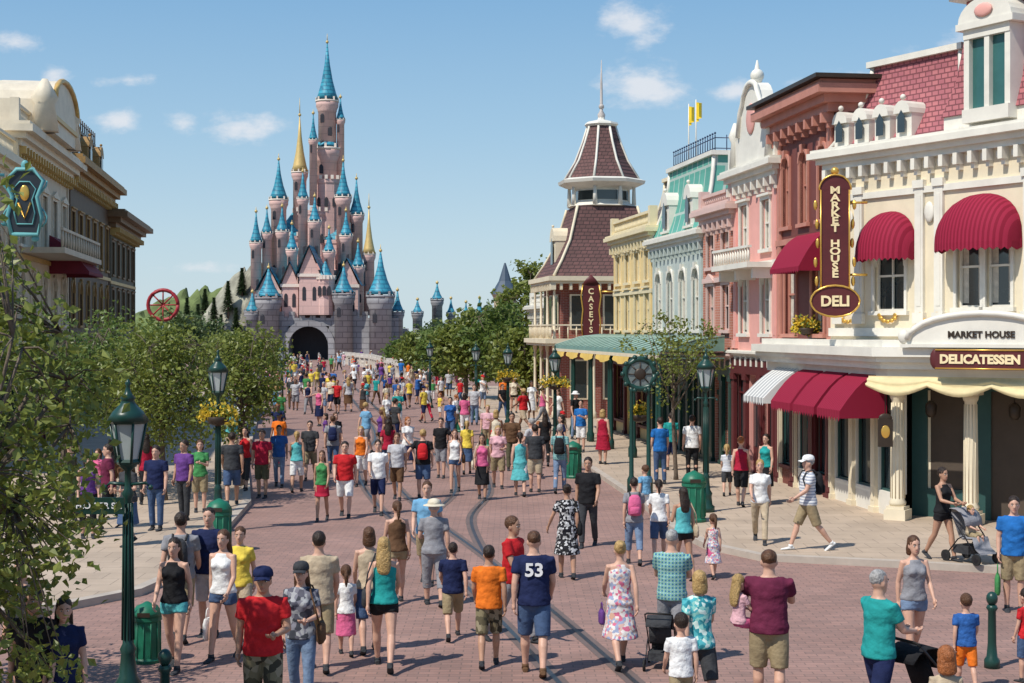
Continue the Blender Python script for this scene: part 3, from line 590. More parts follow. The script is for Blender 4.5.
def window(p,xa,xb,za,zb,fm,style='sash',y=0):
    w=round(xb-xa,3); h=round(zb-za,3); k=(w,h,style)
    if k not in WC:
        m=MB(); c=.08
        m.box(-c,0,-.05,.05,0,h); m.box(w,w+c,-.05,.05,0,h); m.box(-c-.05,w+c+.05,-.1,.05,-.1,0)
        if style in ('arch','archhood'):
            r=w/2; n=12
            outer=[(r+(r+c)*math.cos(PI*i/n),h-r+(r+c)*math.sin(PI*i/n)) for i in range(n+1)]; inner=[(r+r*math.cos(PI*i/n),h-r+r*math.sin(PI*i/n)) for i in range(n+1)]
            for i in range(n): m.xprism([outer[i],outer[i+1],inner[i+1],inner[i]],-.065,.06)
            for sgn in (0,1):
                for i in range(n//2):
                    a=inner[i] if sgn==0 else inner[n-i]; b=inner[i+1] if sgn==0 else inner[n-i-1]; X=w if sgn==0 else 0
                    m.add([(a[0],.04,a[1]),(X,.04,a[1]),(X,.04,h),(b[0],.04,h),(b[0],.04,b[1])],[(0,1,2,3,4)])
            m.xprism([(r-.07,h-.06),(r+.07,h-.06),(r+.1,h+.17),(r-.1,h+.17)],-.11,.0)
        else:
            m.box(-c,w+c,-.055,.05,h,h+.1)
            if style!='shop': m.box(-c-.08,w+c+.08,-.13,.05,h+.1,h+.17)
            if style=='ped': m.xprism([(-c-.08,h+.17),(w+c+.08,h+.17),(w/2,h+.4)],-.11,.02)
        f=.05
        m.box(0,f,.08,.13,0,h); m.box(w-f,w,.08,.13,0,h); m.box(f,w-f,.08,.13,0,f); m.box(f,w-f,.08,.13,h-f,h)
        if style=='shop':
            m.box(f,w-f,.08,.13,h*.76,h*.76+.05)
            for i in range(1,max(2,int(w/.9)+1)):
                x=w*i/max(2,int(w/.9)+1); m.box(x-.02,x+.02,.085,.125,f,h-f)
        else:
            m.box(f,w-f,.08,.13,h*.52,h*.52+.05)
            if w>.9: m.box(w/2-.02,w/2+.02,.085,.125,f,h-f)
        g=MB(); g.add([(0,.15,0),(w,.15,0),(w,.15,h),(0,.15,h)],[(0,1,2,3)])
        cu=None
        if style!='shop':
            cu=MB(); n=16; xs=[w*.3*k2/n for k2 in range(n+1)]
            cu.loft([[(x,.143-.004*math.cos(i*3),z) for z in (h*.06,h*.97)] for i,x in enumerate(xs)],cap=False,closed=False)
            cu=cu.mesh('c'); cu.materials.append(CURT)
        mm=m.mesh('w'); mm.materials.append(None); gm=g.mesh('g'); gm.materials.append(GLASS); WC[k]=(mm,gm,cu)
    mm,gm,cu=WC[k]; o=link('window',mm,p,(xa,y,za)); o.material_slots[0].link='OBJECT'; o.material_slots[0].material=fm
    link('pane',gm,o)
    if cu and (int(xa*10)+int(za*7))%3:
        link('curtain',cu,o); c2=link('curtain',cu,o,(w,0,0)); c2.scale=(-1,1,1)
    return o
def slabs(m,x0,x1,y1,z,h,pj,mi=0):
    for a,b,q in ((0,.28,.35),(.28,.55,.62),(.55,.85,1.),(.85,1,.85)): m.box(x0-pj*q,x1+pj*q,-pj*q,y1,z+h*a,z+h*b,mi)
def cornice(p,x0,x1,y1,z,h,pj,tm,sp=.55,name='cornice',bm=None):
    m=MB(); slabs(m,x0,x1,y1,z,h,pj)
    n=max(2,int((x1-x0)/sp))
    for i in range(n+1):
        x=x0+(x1-x0)*i/n
        m.box(x-.06,x+.06,-pj*.55,-.002,z-.26,z-.003,1); m.box(x-.05,x+.05,-pj*.3,-.002,z-.38,z-.263,1)
        if i<n: m.box(x+sp*.35,x+sp*.65,-.035,-.002,z-.2,z-.06,1)
    k=int(min(y1,4)/sp)
    for i in range(k): m.box(x1+.002,x1+pj*.55,.2+i*sp-.06,.2+i*sp+.06,z-.28,z-.003,1)
    return m.build(name,[tm,bm or tm],p)
def pilaster(p,tm,x,z0,z1,w=.3,d=.09):
    m=MB(); m.box(x-w/2,x+w/2,-d,-.002,z0+.25,z1-.18); m.box(x-w/2-.04,x+w/2+.04,-d-.04,-.002,z0,z0+.25); m.box(x-w/2-.04,x+w/2+.04,-d-.04,-.002,z1-.18,z1)
    m.box(x-w/4,x+w/4,-d-.012,-d,z0+.4,z1-.35); return m.build('pilaster',tm,p)
def awning(p,x0,x1,z0,z1,pj,m_,y=0,val=.16,name='awning',curve=.15):
    m=MB(); n=6; prof=[(-pj*t-.0,z1-(z1-z0)*t+curve*math.sin(PI*t)) for t in [i/n for i in range(n+1)]]
    m.loft([[(x0,y+a,b),(x1,y+a,b)] for a,b in prof],cap=False,closed=False)
    for x in (x0,x1): m.add([(x,y+a,b) for a,b in prof]+[(x,y,z0)],[tuple(range(n+2))])
    k=max(4,int((x1-x0)/.16))
    for i in range(k):
        a=x0+(x1-x0)*i/k; b=x0+(x1-x0)*(i+1)/k; c=(a+b)/2; m.add([(a,y-pj-.003,z0),(b,y-pj-.003,z0),(b,y-pj-.003,z0-val*.6),(c,y-pj-.003,z0-val),(a,y-pj-.003,z0-val*.6)],[(0,1,2,3,4)])
    for x in (x0,x1): m.add([(x,y,z0),(x,y-pj,z0),(x,y-pj,z0-val*.7),(x,y,z0-val*.7)],[(0,1,2,3)])
    return m.build(name,m_,p)
def dome_awning(p,xc,rx,z0,h,pj,m_,y=-.02):
    m=MB(); n=16; k=7; rings=[]
    for j in range(k+1):
        ph=PI/2*j/k; rings.append([(xc+rx*math.cos(PI*i/n),y-pj*math.sin(ph)*math.sin(PI*i/n)**.6,z0+h*math.cos(ph)*math.sin(PI*i/n)**.7) for i in range(n+1)])
    m.loft(rings,cap=False,closed=False)
    r=rings[-1]
    for i in range(n):
        a,b=r[i],r[i+1]; c=[(a[q]+b[q])/2 for q in range(3)]; m.add([a,b,(b[0],b[1],z0-.13),(c[0],c[1],z0-.19),(a[0],a[1],z0-.13)],[(0,1,2,3,4)])
    return m.build('awning',m_,p)
RAWN=pattern('awning_red','xstripe',[(.21,.009,.03),(.30,.018,.05)],3.)
WAWN=pattern('awning_stripe','xstripe',[(.66,.66,.64),(.36,.37,.38)],1.2)
GAWN=mat('canopy_green',(.13,.23,.19),.5,var=.2); GRIB=mat('canopy_rib_green',(.3,.42,.36),.5); DRAWN=mat('awning_dark',(.16,.015,.03),.8); SWAG=mat('cloth_cream',(.72,.6,.34),.8,var=.15,bump=.3,bs=8)
def gen(name,label,org,rot,w,D,h,wm,tm,floors,bays=3,gh=3.3,sm=None,cor=(.6,.5),pm=None,para=0,belt=True,bm=None):
    t=thing(name,label,'building',org,rot); ops=[]; wins=[]; sm=sm or DGREEN
    for zb,zt,n,ww,sty in floors:
        for i in range(n):
            cx=w*(i+.5)/n; o=(cx-ww/2,cx+ww/2,zb,zt); ops.append(o); wins.append((o,sty))
    shops=[]
    for i in range(bays):
        a=w*i/bays+.22; b=w*(i+1)/bays-.22; shops.append((a,b,.12 if i==bays//2 else .65,gh-.55))
    m=MB(); wall_mb(m,0,w,0,h,ops+shops)
    m.add([(0,0,0),(0,D,0),(0,D,h),(0,0,h)],[(0,1,2,3)]); m.add([(w,0,0),(w,D,0),(w,D,h),(w,0,h)],[(3,2,1,0)]); m.add([(0,D,0),(w,D,0),(w,D,h),(0,D,h)],[(3,2,1,0)]); m.add([(0,0,h),(w,0,h),(w,D,h),(0,D,h)],[(0,1,2,3)])
    m.build('wall',wm,t)
    for o,sty in wins: window(t,*o,tm,sty)
    for i,o in enumerate(shops):
        if i==bays//2:
            q=MB(); x=(o[0]+o[1])/2; q.box(x-.5,x+.5,.1,.16,.12,2.25); q.box(x-.62,x-.5,.04,.16,.12,2.4);q.box(x+.5,x+.62,.04,.16,.12,2.4);q.box(x-.5,x+.5,.04,.16,2.253,2.4)
            d=q.build('door',sm,t); g=MB(); g.box(x-.36,x+.36,.085,.098,.9,2.1); g.build('pane',GLASS,d); g=MB(); g.ell((x+.42,.06,1.1),.035,8,6); g.build('handle',GOLD,d)
            g=MB(); g.add([(o[0],.18,.12),(o[1],.18,.12),(o[1],.18,o[3]),(o[0],.18,o[3])],[(0,1,2,3)]); g.build('display_window',GLASS,t)
        else: window(t,*o,sm,'shop')
    for i in range(bays+1): pilaster(t,sm,min(max(w*i/bays,.17),w-.17),0,gh-.5,.3,.1)
    m=MB(); m.box(0,w,-.12,-.002,gh-.5,gh-.05); m.build('fascia',sm,t)
    cornice(t,0,w,.1,gh,.2,.26,tm,.5,'string_course',bm)
    if belt and len(floors)>1:
        for f in floors[1:]:
            m=MB(); m.box(-.03,w+.03,-.07,-.002,f[0]-.5,f[0]-.34); m.build('belt_course',bm or tm,t)
    for x in (.2,w-.2): pilaster(t,pm or tm,x,gh+.25,h-.02,.3,.05)
    cornice(t,0,w,D,h,cor[0],cor[1],tm,bm=bm)
    if para:
        m=MB(); z=h+cor[0]; m.box(0,w,-.1,.1,z,z+.12); n=int(w/.22)
        for i in range(n+1): x=.08+(w-.16)*i/n; m.lathe([(.04,z+.12),(.06,z+.25),(.03,z+.4),(.04,z+para-.1)],(x,0),6)
        m.box(0,w,-.1,.1,z+para-.1,z+para)
        for x in (.0,w): m.box(x-.15,x+.15,-.15,.15,z,z+para+.15)
        m.build('balustrade',tm,t)
    return t
def mansard(p,x0,x1,y0,y1,z0,z1,ins,mt,tm,name='roof'):
    m=MB(); k=5; prof=[(ins*(1-(1-t)**1.8),z0+(z1-z0)*t) for t in [i/k for i in range(k+1)]]
    m.loft([[(x0+i,y0+i,z),(x1-i,y0+i,z),(x1-i,y1-i,z),(x0+i,y1-i,z)] for i,z in prof],sm=False)
    i=prof[-1][0]; m.box(x0+i-.12,x1-i+.12,y0+i-.12,y1-i+.12,z1+.002,z1+.15,1)
    for sx in (0,1):
        m.tube([((x0+i2-.0) if sx==0 else (x1-i2),y0+i2,z) for i2,z in prof],.07,6,1)
    return m.build(name,[mt,tm],p)
def dormer(p,x,y,z,w,h,tm,gm=GLASS,dp=.9):
    m=MB(); m.box(x-w/2,x+w/2,y,y+dp,z,z+h*.65); n=8; pts=[(x+w/2*math.cos(PI*i/n)*1.05,z+h*.652+h*.35*math.sin(PI*i/n)) for i in range(n+1)]; m.xprism(pts,y-.08,y+dp)
    m.box(x-w/2-.06,x+w/2+.06,y-.1,y-.002,z-.08,z); m.ell((x,y-.02,z+h+.08),.07,8,6)
    o=m.build('dormer',tm,p); g=MB(); g.xprism([(x-w*.24,z+.1),(x+w*.24,z+.1),(x+w*.24,z+h*.55),(x,z+h*.74),(x-w*.24,z+h*.55)],y-.09,y-.085); g.build('pane',gm,o); return o
# ---------------- right side of the street
V0=13.2
def RO(u): return S(u,V0)
t=gen('shop_house','pink shop house with white trim and a curved ornamental gable',RO(44.2),ROTR,4.2,7,8.6,PINK,WHITE,[(4.2,6.0,2,.8,'arch'),(6.6,8.0,2,.75,'sash')],3,3.5,DRED,(.5,.42),para=.5,pm=PINK)
m=MB(); pts=[(.6,9.1),(4.0,9.1),(3.9,9.9),(3.5,10.0),(3.3,10.7)]+[(2.3+.8*math.cos(PI*i/10),10.7+.75*math.sin(PI*i/10)) for i in range(1,10)]+[(1.3,10.7),(1.1,10.0),(.7,9.9)]
m.xprism(pts,-.18,.25); m.ell((2.3,0,11.65),.2,10,8); m.lathe([(.12,11.45),(.16,11.5),(.02,12.1)],(2.3,0),8)
m.tube([(x,-.2,z) for x,z in pts[3:16]],.09,6)
for x in (.6,4.0): m.lathe([(.18,9.1),(.12,9.9),(.2,10.1),(.05,10.5)],(x,-.15),10)
o=m.build('gable',WHITE,t)
m=MB(); m.ell((2.3,-.2,10.4),(.4,.06,.45),14,8); m.build('medallion',PINK,o)
m=MB(); m.box(.3,3.9,-.8,-.002,6.05,6.2)
for i in range(15): m.lathe([(.03,6.2),(.05,6.4),(.03,6.6)],(.4+3.4*i/14,-.72),5)
m.box(.3,3.9,-.78,-.66,6.6,6.67)
for x in (.5,2.1,3.7): m.box(x-.07,x+.07,-.6,-.002,5.75,6.047)
m.build('balcony',WHITE,t)
t=gen('shop_house','tall dark red house with a heavy brown cornice beside the pink house',RO(40.0),ROTR,4.3,6.5,9.7,BROWNW,mat('trim_salmon',(.5,.22,.165),.6),[(4.2,6.2,2,.9,'ped'),(7.1,9.0,3,.6,'arch')],3,3.5,DRED,(.75,.6))
m=MB(); m.box(-.7,5.0,-.7,6.5,10.46,10.56); m.build('roof_slab',BRONZE,t)
for z in (6.9,9.1):
    m=MB(); m.box(4.303,4.37,.2,6.3,z,z+.2); m.build('side_band',MC['trim_salmon'],t)
awning(t,1.6,3.9,5.9,6.8,.75,RAWN)
t=gen('shop_house','terracotta brick house with pale trimmed windows between pink and teal roofed houses',RO(47.6),ROTR,3.4,7,7.7,TERRA,SALM,[(4.3,5.7,2,.8,'ped'),(6.3,7.4,2,.8,'sash')],3,3.4,DGREEN,(.5,.4),para=.45,pm=TERRA)
PG=mat('paint_pale_grey',(.46,.52,.49),.6)
t=gen('shop_house','grey house with teal mansard roof, iron cresting and yellow flags',RO(54.6),ROTR,6.9,4.2,7.2,PG,WHITE,[(4.3,6.4,4,.85,'arch')],4,3.4,DGREEN,(.45,.35),pm=PG,bm=PG)
mansard(t,-.05,6.95,-.05,3.8,7.66,10.1,.55,SCALET,WHITE)
for x in (1.9,5.1): dormer(t,x,.0,7.85,.9,1.4,WHITE)
m=MB()
for i in range(19): x=.7+5.5*i/18; m.tube([(x,.6,10.25),(x,.6,10.8)],.018,5); m.ell((x,.6,10.85),.04,6,4)
for z in (10.35,10.7): m.tube([(.7,.6,z),(6.2,.6,z)],.018,5)
for i in range(7): y=.6+2.4*i/6; m.tube([(6.2,y,10.25),(6.2,y,10.8)],.018,5)
for z in (10.35,10.7): m.tube([(6.2,.6,z),(6.2,3.0,z)],.018,5)
m.build('iron_cresting',mat('iron_blue',(.02,.04,.1),.4),t)
FY=mat('flag_yellow',(.85,.6,.03),.8)
for x,yy in ((1.7,.9),(2.7,.9)):
    m=MB(); m.tube([(x,yy,10.2),(x,yy,12.5)],[.03,.02],6); o=m.build('flagpole',WHITE,t); m=MB(); m.loft([[(x+.03+.6*i/8,yy+.08*math.sin(i*1.3),11.7+.1*i/8),(x+.03+.6*i/8,yy+.08*math.sin(i*1.3),12.4-.12*i/8)] for i in range(9)],cap=False,closed=False); m.build('flag',FY,o)
t=gen('shop_house','straw yellow house with balustrade beyond the teal roof',RO(61.5),ROTR,6.8,8,7.7,YEL,mat('trim_butter',(.74,.64,.42),.6),[(4.3,5.8,4,.8,'sash'),(6.2,7.3,4,.7,'sash')],3,3.4,DRED,(.5,.4),para=.6,pm=YEL)
mansard(t,1.2,6.7,1.0,7.5,8.2,10.3,.7,SCALEG,CREAM)
# corner pavilion with spire
uc,vc=72.5,14.9; hw=2.5
t=thing('corner_pavilion','corner pavilion with brown pointed mansard roof, white lantern and tall spire','building',S(uc,vc),ROTR)
m=MB(); m.box(-hw,hw,-hw,hw,0,3.6); m.box(-hw+.05,hw-.05,-hw+.05,hw-.05,3.603,6.6); m.build('wall',REDB,t)
def col_(x,y):
    m=MB(); m.lathe([(.13,0),(.13,.4),(.08,.5),(.065,3.2),(.11,3.4),(.11,3.99),(.07,4.02),(.055,6.2),(.1,6.4)],(x,y),8); m.build('column',CREAM,t)
done=set()
for sx,sy in ((-1,-1),(1,-1),(1,1)):
    x=sx*(hw+.35); y=sy*(hw+.35); col_(x,y)
for k in (-.95,.95): col_(k,-hw-.35); col_(hw+.35,k)
for fa in (0,1):
    for i in range(3):
        x=-1.6+1.6*i
        for za,zb in ((1.0,2.9),(4.3,6.0)):
            g=MB()
            if fa==0: g.box(x-.45,x+.45,-hw-.04,-hw-.01,za,zb)
            else: g.box(hw+.01,hw+.04,x-.45,x+.45,za,zb)
            o=g.build('window',CREAM,t); g=MB()
            if fa==0: g.box(x-.36,x+.36,-hw-.055,-hw-.045,za+.08,zb-.08)
            else: g.box(hw+.045,hw+.055,x-.36,x+.36,za+.08,zb-.08)
            g.build('pane',GLASS,o)
m=MB()
for z,e in ((3.55,.75),(6.5,.55)):
    m.box(-hw-e,hw+e,-hw-e,hw+e,z,z+.12); m.box(-hw-e-.1,hw+e+.1,-hw-e-.1,hw+e+.1,z+.123,z+.34)
for i in range(14): x=-hw-.5+(2*hw+1)*i/13; m.box(x-.06,x+.06,-hw-.55,-hw-.3,6.2,6.49); m.box(hw+.3,hw+.55,x-.06,x+.06,6.2,6.49)
m.build('cornice',CREAM,t); m=MB()
for i in range(16):
    x=-hw-.55+(2*hw+1.1)*i/15; m.lathe([(.025,3.9),(.04,4.2),(.025,4.5)],(x,-hw-.6),5); m.lathe([(.025,3.9),(.04,4.2),(.025,4.5)],(hw+.6,x),5)
m.box(-hw-.65,hw+.65,-hw-.65,-hw-.55,4.503,4.57); m.box(hw+.55,hw+.65,-hw-.54,hw+.65,4.503,4.57)
m.build('balustrade',CREAM,t)
q2=math.sqrt(2)
m=MB(); m.lathe([((hw+.35)*q2,6.85),((hw-.1)*q2,7.6),((hw-.6)*q2,8.6),((hw-.95)*q2,9.9),((hw-1.05)*q2,10.3)],n=4,rot=PI/4,sm=False); o=m.build('lower_roof',SCALEB,t)
for sx,sy in ((-1,-1),(1,-1),(-1,1),(1,1)): m=MB(); m.tube([(sx*a,sy*a,z) for a,z in ((hw+.37,6.86),(hw-.08,7.6),(hw-.58,8.6),(hw-.93,9.9),(hw-1.03,10.3))],.07,6); m.build('ridge',CREAM,o)
dormer(t,0,-hw+.1,7.4,1.2,1.9,CREAM)
m=MB(); m.lathe([(1.6,10.3),(1.75,10.35),(1.45,10.5),(1.3,10.6),(1.3,11.2),(1.8,11.3),(2.15,11.45),(2.2,11.6),(1.9,11.7)],n=8,rot=PI/8,sm=False)
for i in range(8): a=PI/4*i+PI/8; m.lathe([(.12,10.4),(.08,11.3)],(1.62*math.cos(a),1.62*math.sin(a)),6)
o=m.build('lantern',WHITE,t); g=MB(); g.lathe([(1.33,10.65),(1.33,11.1)],n=8,rot=PI/8,sm=False); g.build('pane',GLASS,o)
m=MB(); pf=[(1.85,11.7),(1.3,12.6),(.95,13.5),(.7,14.3)]; m.lathe(pf,n=8,rot=PI/8,sm=False); o=m.build('upper_roof',SCALEB,t); m=MB()
for i in range(8): a=PI/4*i+PI/8; m.tube([(r*math.cos(a)*1.01,r*math.sin(a)*1.01,z) for r,z in pf],.06,6)
m.lathe([(.75,14.3),(.85,14.4),(.8,14.5),(.2,14.65),(.1,15.0)],n=8,rot=PI/8,sm=False); m.build('ridge_frame',WHITE,o)
m=MB(); m.lathe([(.14,14.6),(.2,14.9),(.08,15.1),(.06,16.4),(.015,17.6)],n=8); m.ell((0,0,15.3),.14); m.build('spire',mat('spire_metal',(.5,.45,.42),.4),t)
s_=thing('hanging_sign','narrow vertical dark red blade sign on the corner pavilion','sign',V((3.5,66.5,0)),0)
m=MB(); m.box(-.36,.36,-.05,.05,4.0,6.3); m.lathe([(.4,6.3),(.22,6.55),(.02,6.75)],n=12,sy=.2); m.box(-.42,.42,-.06,.06,3.85,3.997); m.build('board',DRED,s_)
m=MB()
for s in (-1,1): m.tube([(s*.37,-.06,4.0),(s*.42,-.06,4.6),(s*.36,-.06,5.2),(s*.44,-.06,5.8),(s*.36,-.06,6.3)],.035,6)
m.tube([(.36,0,6.0),(1.3,0,6.0)],.035,6); m.build('scroll_frame',GOLD,s_)
text(s_,'C\nA\nS\nE\nY\nS',.36,(0,-.06,5.15),LCR,ls=.95,bold=.008)
# corner shop -----------------------------------------------------
MO=V((7.9,37.2,0)); MR=R(-60)
t=thing('corner_shop','cream corner shop with rose tiled mansard, red dome awnings and columned entrance','building',MO,MR)
wi=[(1.55,2.55,4.75,6.3),(4.15,4.85,4.8,6.5),(5.0,5.7,4.8,6.5)]
m=MB(); wall_mb(m,0,9,3.9,8.25,wi); m.add([(0,0,3.9),(0,7,3.9),(0,7,8.25),(0,0,8.25)],[(0,1,2,3)]); m.add([(9,0,3.9),(9,7,3.9),(9,7,8.25),(9,0,8.25)],[(0,1,2,3)]); m.add([(0,0,8.25),(9,0,8.25),(9,7,8.25),(0,7,8.25)],[(0,1,2,3)]); m.build('wall',CREAM,t)
for i,o in enumerate(wi): window(t,*o,WHITE,'arch' if i==0 else 'sash')
cornice(t,0,9,7,8.25,.5,.42,WHITE,.42)
for x in (.35,1.05,3.05,3.65,6.2,6.9): pilaster(t,WHITE,x,4.45,7.75,.26,.08)
for z0,z1 in ((4.15,4.35),(7.45,7.6)): m=MB(); m.box(0,9,-.07,-.002,z0,z1); m.build('belt_course',WHITE,t)
for x in (.7,3.35,6.55): m=MB(); m.ell((x,-.05,7.0),(.16,.05,.24),10,6); m.build('cartouche',WHITE,t)
for x in (.7,2.05,3.35,4.9,6.55):
    m=MB()
    for k in range(7): a=R(180+30*k); m.ell((x+.26*math.cos(a),-.08,4.66+.16*math.sin(a)),(.08,.035,.05),8,5)
    m.build('garland',GOLD,t)
dome_awning(t,2.1,.82,6.1,1.0,.7,RAWN); dome_awning(t,4.92,1.08,6.2,1.1,.8,RAWN)
mansard(t,-.05,4.3,.0,6.5,8.76,10.75,.75,SCALEP,WHITE)
for x in (.45,1.15,1.85,2.55):
    dormer(t,x,-.05,8.8,.5,.85,WHITE)
m=MB(); m.box(3.75,6.6,.0,3.0,8.803,9.1)
m.loft([[(3.7+i,-.05+i,z),(6.7-i,-.05+i,z),(6.7-i,3-i,z),(3.7+i,3-i,z)] for i,z in ((0,9.1),(.22,9.8),(.36,10.8),(.4,11.7))],1,sm=False)
m.box(3.9,6.5,-.0,2.8,11.7,11.85); m.box(3.7,6.7,-.2,3.0,11.853,12.05); m.build('tower_roof',[WHITE,SCALEP],t)
m=MB(); m.box(4.55,5.85,-.28,.6,8.85,9.15); m.box(4.55,4.7,-.22,.6,9.15,10.7); m.box(5.7,5.85,-.22,.6,9.15,10.7); m.box(5.13,5.27,-.22,.6,9.15,10.7); m.box(4.55,5.85,-.24,.6,10.7,10.9); m.box(4.4,6.0,-.32,.6,10.903,11.05)
n=12; m.xprism([(5.2+.75*math.cos(PI*i/n),11.053+.5*math.sin(PI*i/n)) for i in range(n+1)],-.3,.5)
o=m.build('tower_dormer',WHITE,t); g=MB(); g.box(4.7,5.7,-.1,-.08,9.15,10.7); g.build('pane',mat('pane_teal',(.04,.13,.125),.1),o)
g=MB(); g.ell((5.2,-.33,11.25),(.26,.04,.15),12,6); g.build('crest',PINK,o)
mansard(t,6.75,9.2,.1,6.5,8.76,10.6,.7,SCALEP,WHITE,'side_roof')
Mi=Matrix.Rotation(-MR,4,'Z')@Matrix.Translation(-MO)
def loc2(p): q=Mi@V((p[0],p[1],0)); return (q.x,q.y)
A=S(39.9,V0); Bc=V((8.56,33.1,0)); Dr=V((14.2,29.5,0)); E=V((18,36,0)); Fp=V((13,42,0))
def outline(off):
    nA=V((-CU,-SU,0)); d=(Dr-Bc).normalized(); nB=V((d.y,-d.x,0))
    mid_=(nA+nB).normalized()/max(.3,((nA+nB).normalized().dot(nA)))
    return [A+nA*off,Bc+mid_*off,Dr+nB*off,E,Fp]
def pr(o,z0,z1,m,mi=0): m.prism([loc2(p) for p in outline(o)],z0,z1,mi)
m=MB(); pr(.55,3.45,3.6,m); pr(.68,3.603,3.72,m); pr(.8,3.723,3.92,m); pr(.5,3.923,4.07,m); pr(.35,3.2,3.447,m)
m.build('entrance_cornice',WHITE,t)
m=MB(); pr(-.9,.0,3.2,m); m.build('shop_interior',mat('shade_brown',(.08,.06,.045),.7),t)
wl=(A-Bc).length
ol=loc2(A); rel=ROTR-MR
m=MB(); n=6; ops=[(wl*i/n+.16,wl*(i+1)/n-.16,.65,2.95) for i in range(n)]
wall_mb(m,0,wl,0,3.2,ops); me=m.mesh('front'); me.materials.append(WHITE)
fa_=link('street_front',me,t,(ol[0],ol[1],0),rel)
for i in range(n+1): pilaster(fa_,CREAM,min(max(wl*i/n,.14),wl-.14),0,3.18,.24,.09)
for o in ops:
    g=MB(); a,b,c,e=o; g.box(a,a+.05,.06,.12,c,e); g.box(b-.05,b,.06,.12,c,e); g.box(a+.05,b-.05,.06,.12,c,c+.05); g.box(a+.05,b-.05,.06,.12,e-.05,e); g.box(a+.05,b-.05,.06,.12,2.35,2.4)
    g.add([(a,.14,c),(b,.14,c),(b,.14,e),(a,.14,e)],[(0,1,2,3)],1); g.build('shop_window',[TEALP,GLASS],fa_)
ol=loc2(Bc); dB=(Dr-Bc); rb=math.atan2(dB.y,dB.x)-MR; LB=dB.length
m=MB(); ops=[(.35,1.4,.75,2.95),(1.75,2.95,.08,2.95),(3.3,4.6,.75,2.95),(5.0,6.2,.75,2.95)]; wall_mb(m,-.0,LB,0,3.2,ops,y=.85); me=m.mesh('front'); me.materials.append(TEALP); fb=link('entrance_front',me,t,(ol[0],ol[1],0),rb)
for a,b,c,e in ops:
    g=MB(); g.box(a,a+.06,.9,.96,c,e); g.box(b-.06,b,.9,.96,c,e); g.box(a+.06,b-.06,.9,.96,2.3,2.36); x=(a+b)/2; g.box(x-.03,x+.03,.905,.955,c,2.3); g.add([(a,.98,c),(b,.98,c),(b,.98,e),(a,.98,e)],[(0,1,2,3)],1); g.build('shop_window',[CREAM,GLASS],fb)
for x in (-.05,1.55,3.2,4.8):
    m=MB(); m.box(x-.24,x+.24,-.24,.24,0,.35); m.box(x-.2,x+.2,-.2,.2,.353,.42); m.lathe([(.17,.42),(.19,.5),(.155,.56),(.15,1.5),(.13,2.75),(.16,2.8),(.18,2.9)],(x,0),14); m.box(x-.22,x+.22,-.22,.22,2.9,3.2)
    for i in range(12): a=2*PI*i/12; m.tube([(x+.155*math.cos(a),.155*math.sin(a),.6),(x+.132*math.cos(a),.132*math.sin(a),2.7)],.014,4)
    m.build('column',CREAM,fb)
m=MB(); cx=2.0; hwp=1.55; arc=[(cx+hwp*math.cos(PI*i/14),4.1+.55*math.sin(PI*i/14)) for i in range(15)]
m.xprism([(cx-hwp-.1,3.93),(cx+hwp+.1,3.93)]+arc,-.85,-.45)
m.tube([(x,-.87,z) for x,z in arc],.07,6); m.box(cx-hwp-.15,cx+hwp+.15,-.92,-.853,3.93,4.0)
for s in (-1,1): m.ell((cx+s*(hwp+.1),-.8,4.15),(.13,.1,.16),8,6)
o=m.build('pediment',WHITE,fb); text(o,'MARKET HOUSE',.19,(cx,-.862,4.2),BRONZE,bold=.006)
m=MB(); m.box(cx-.93,cx+.93,-.95,-.87,3.47,3.9); m.ell((cx-.93,-.91,3.685),(.13,.04,.22),10,6); m.ell((cx+.93,-.91,3.685),(.13,.04,.22),10,6); o=m.build('sign_board',DRED,fb); text(o,'DELICATESSEN',.255,(cx,-.96,3.68),LCR,bold=.012,sx=.98)
m=MB(); m.tube([(cx-.93,-.955,3.49),(cx+.93,-.955,3.49)],.018,5); m.tube([(cx-.93,-.955,3.88),(cx+.93,-.955,3.88)],.018,5); m.build('trim',GOLD,o)
for i in range(5):
    m=MB(); x0=-.5+i*1.35; k=10
    m.loft([[(x0+1.35*j/k,-.62-.22*t+ .05*math.sin(t*14),3.3-(.22+.2*math.sin(PI*j/k))*t) for j in range(k+1)] for t in (0,.15,.3,.45,.6,.75,.9,1)],cap=False,closed=False)
    m.build('swag',SWAG,fb)
for x in (.6,2.4):
    m=MB(); m.tube([(x,.3,3.2),(x,.3,2.75)],.012,5); m.lathe([(.05,2.75),(.13,2.65),(.12,2.45),(.06,2.38)],(x,.3),8); m.build('hanging_lantern',BRONZE,fb)
for i,(a,b) in enumerate(((wl-2.0,wl-.5),(wl-3.7,wl-2.2),(wl-5.4,wl-3.9))): awning(fa_,a,b,2.5,3.35,1.1,RAWN,y=-.1,val=.25,curve=.22)
awning(fa_,.9,wl-5.7,2.55,3.4,1.2,WAWN,y=-.1,val=.2,curve=.12)
s_=thing('hanging_sign','tall dark red blade sign with gold letters on the corner shop','sign',V((7.62,35.4,0)),R(-8))
m=MB(); m.box(-.32,.32,-.07,.07,5.3,7.6); n=12
m.xprism([(.36*math.cos(PI*i/n),7.603+.35*math.sin(PI*i/n)) for i in range(n+1)],-.065,.065)
m.xprism([(.56*math.cos(2*PI*i/20),4.98+.36*math.sin(2*PI*i/20)) for i in range(20)],-.08,.08); o=m.build('board',DRED,s_)
m=MB()
for s in (-1,1): m.tube([(s*.33,-.08,5.3),(s*.33,-.08,7.6)],.022,6)
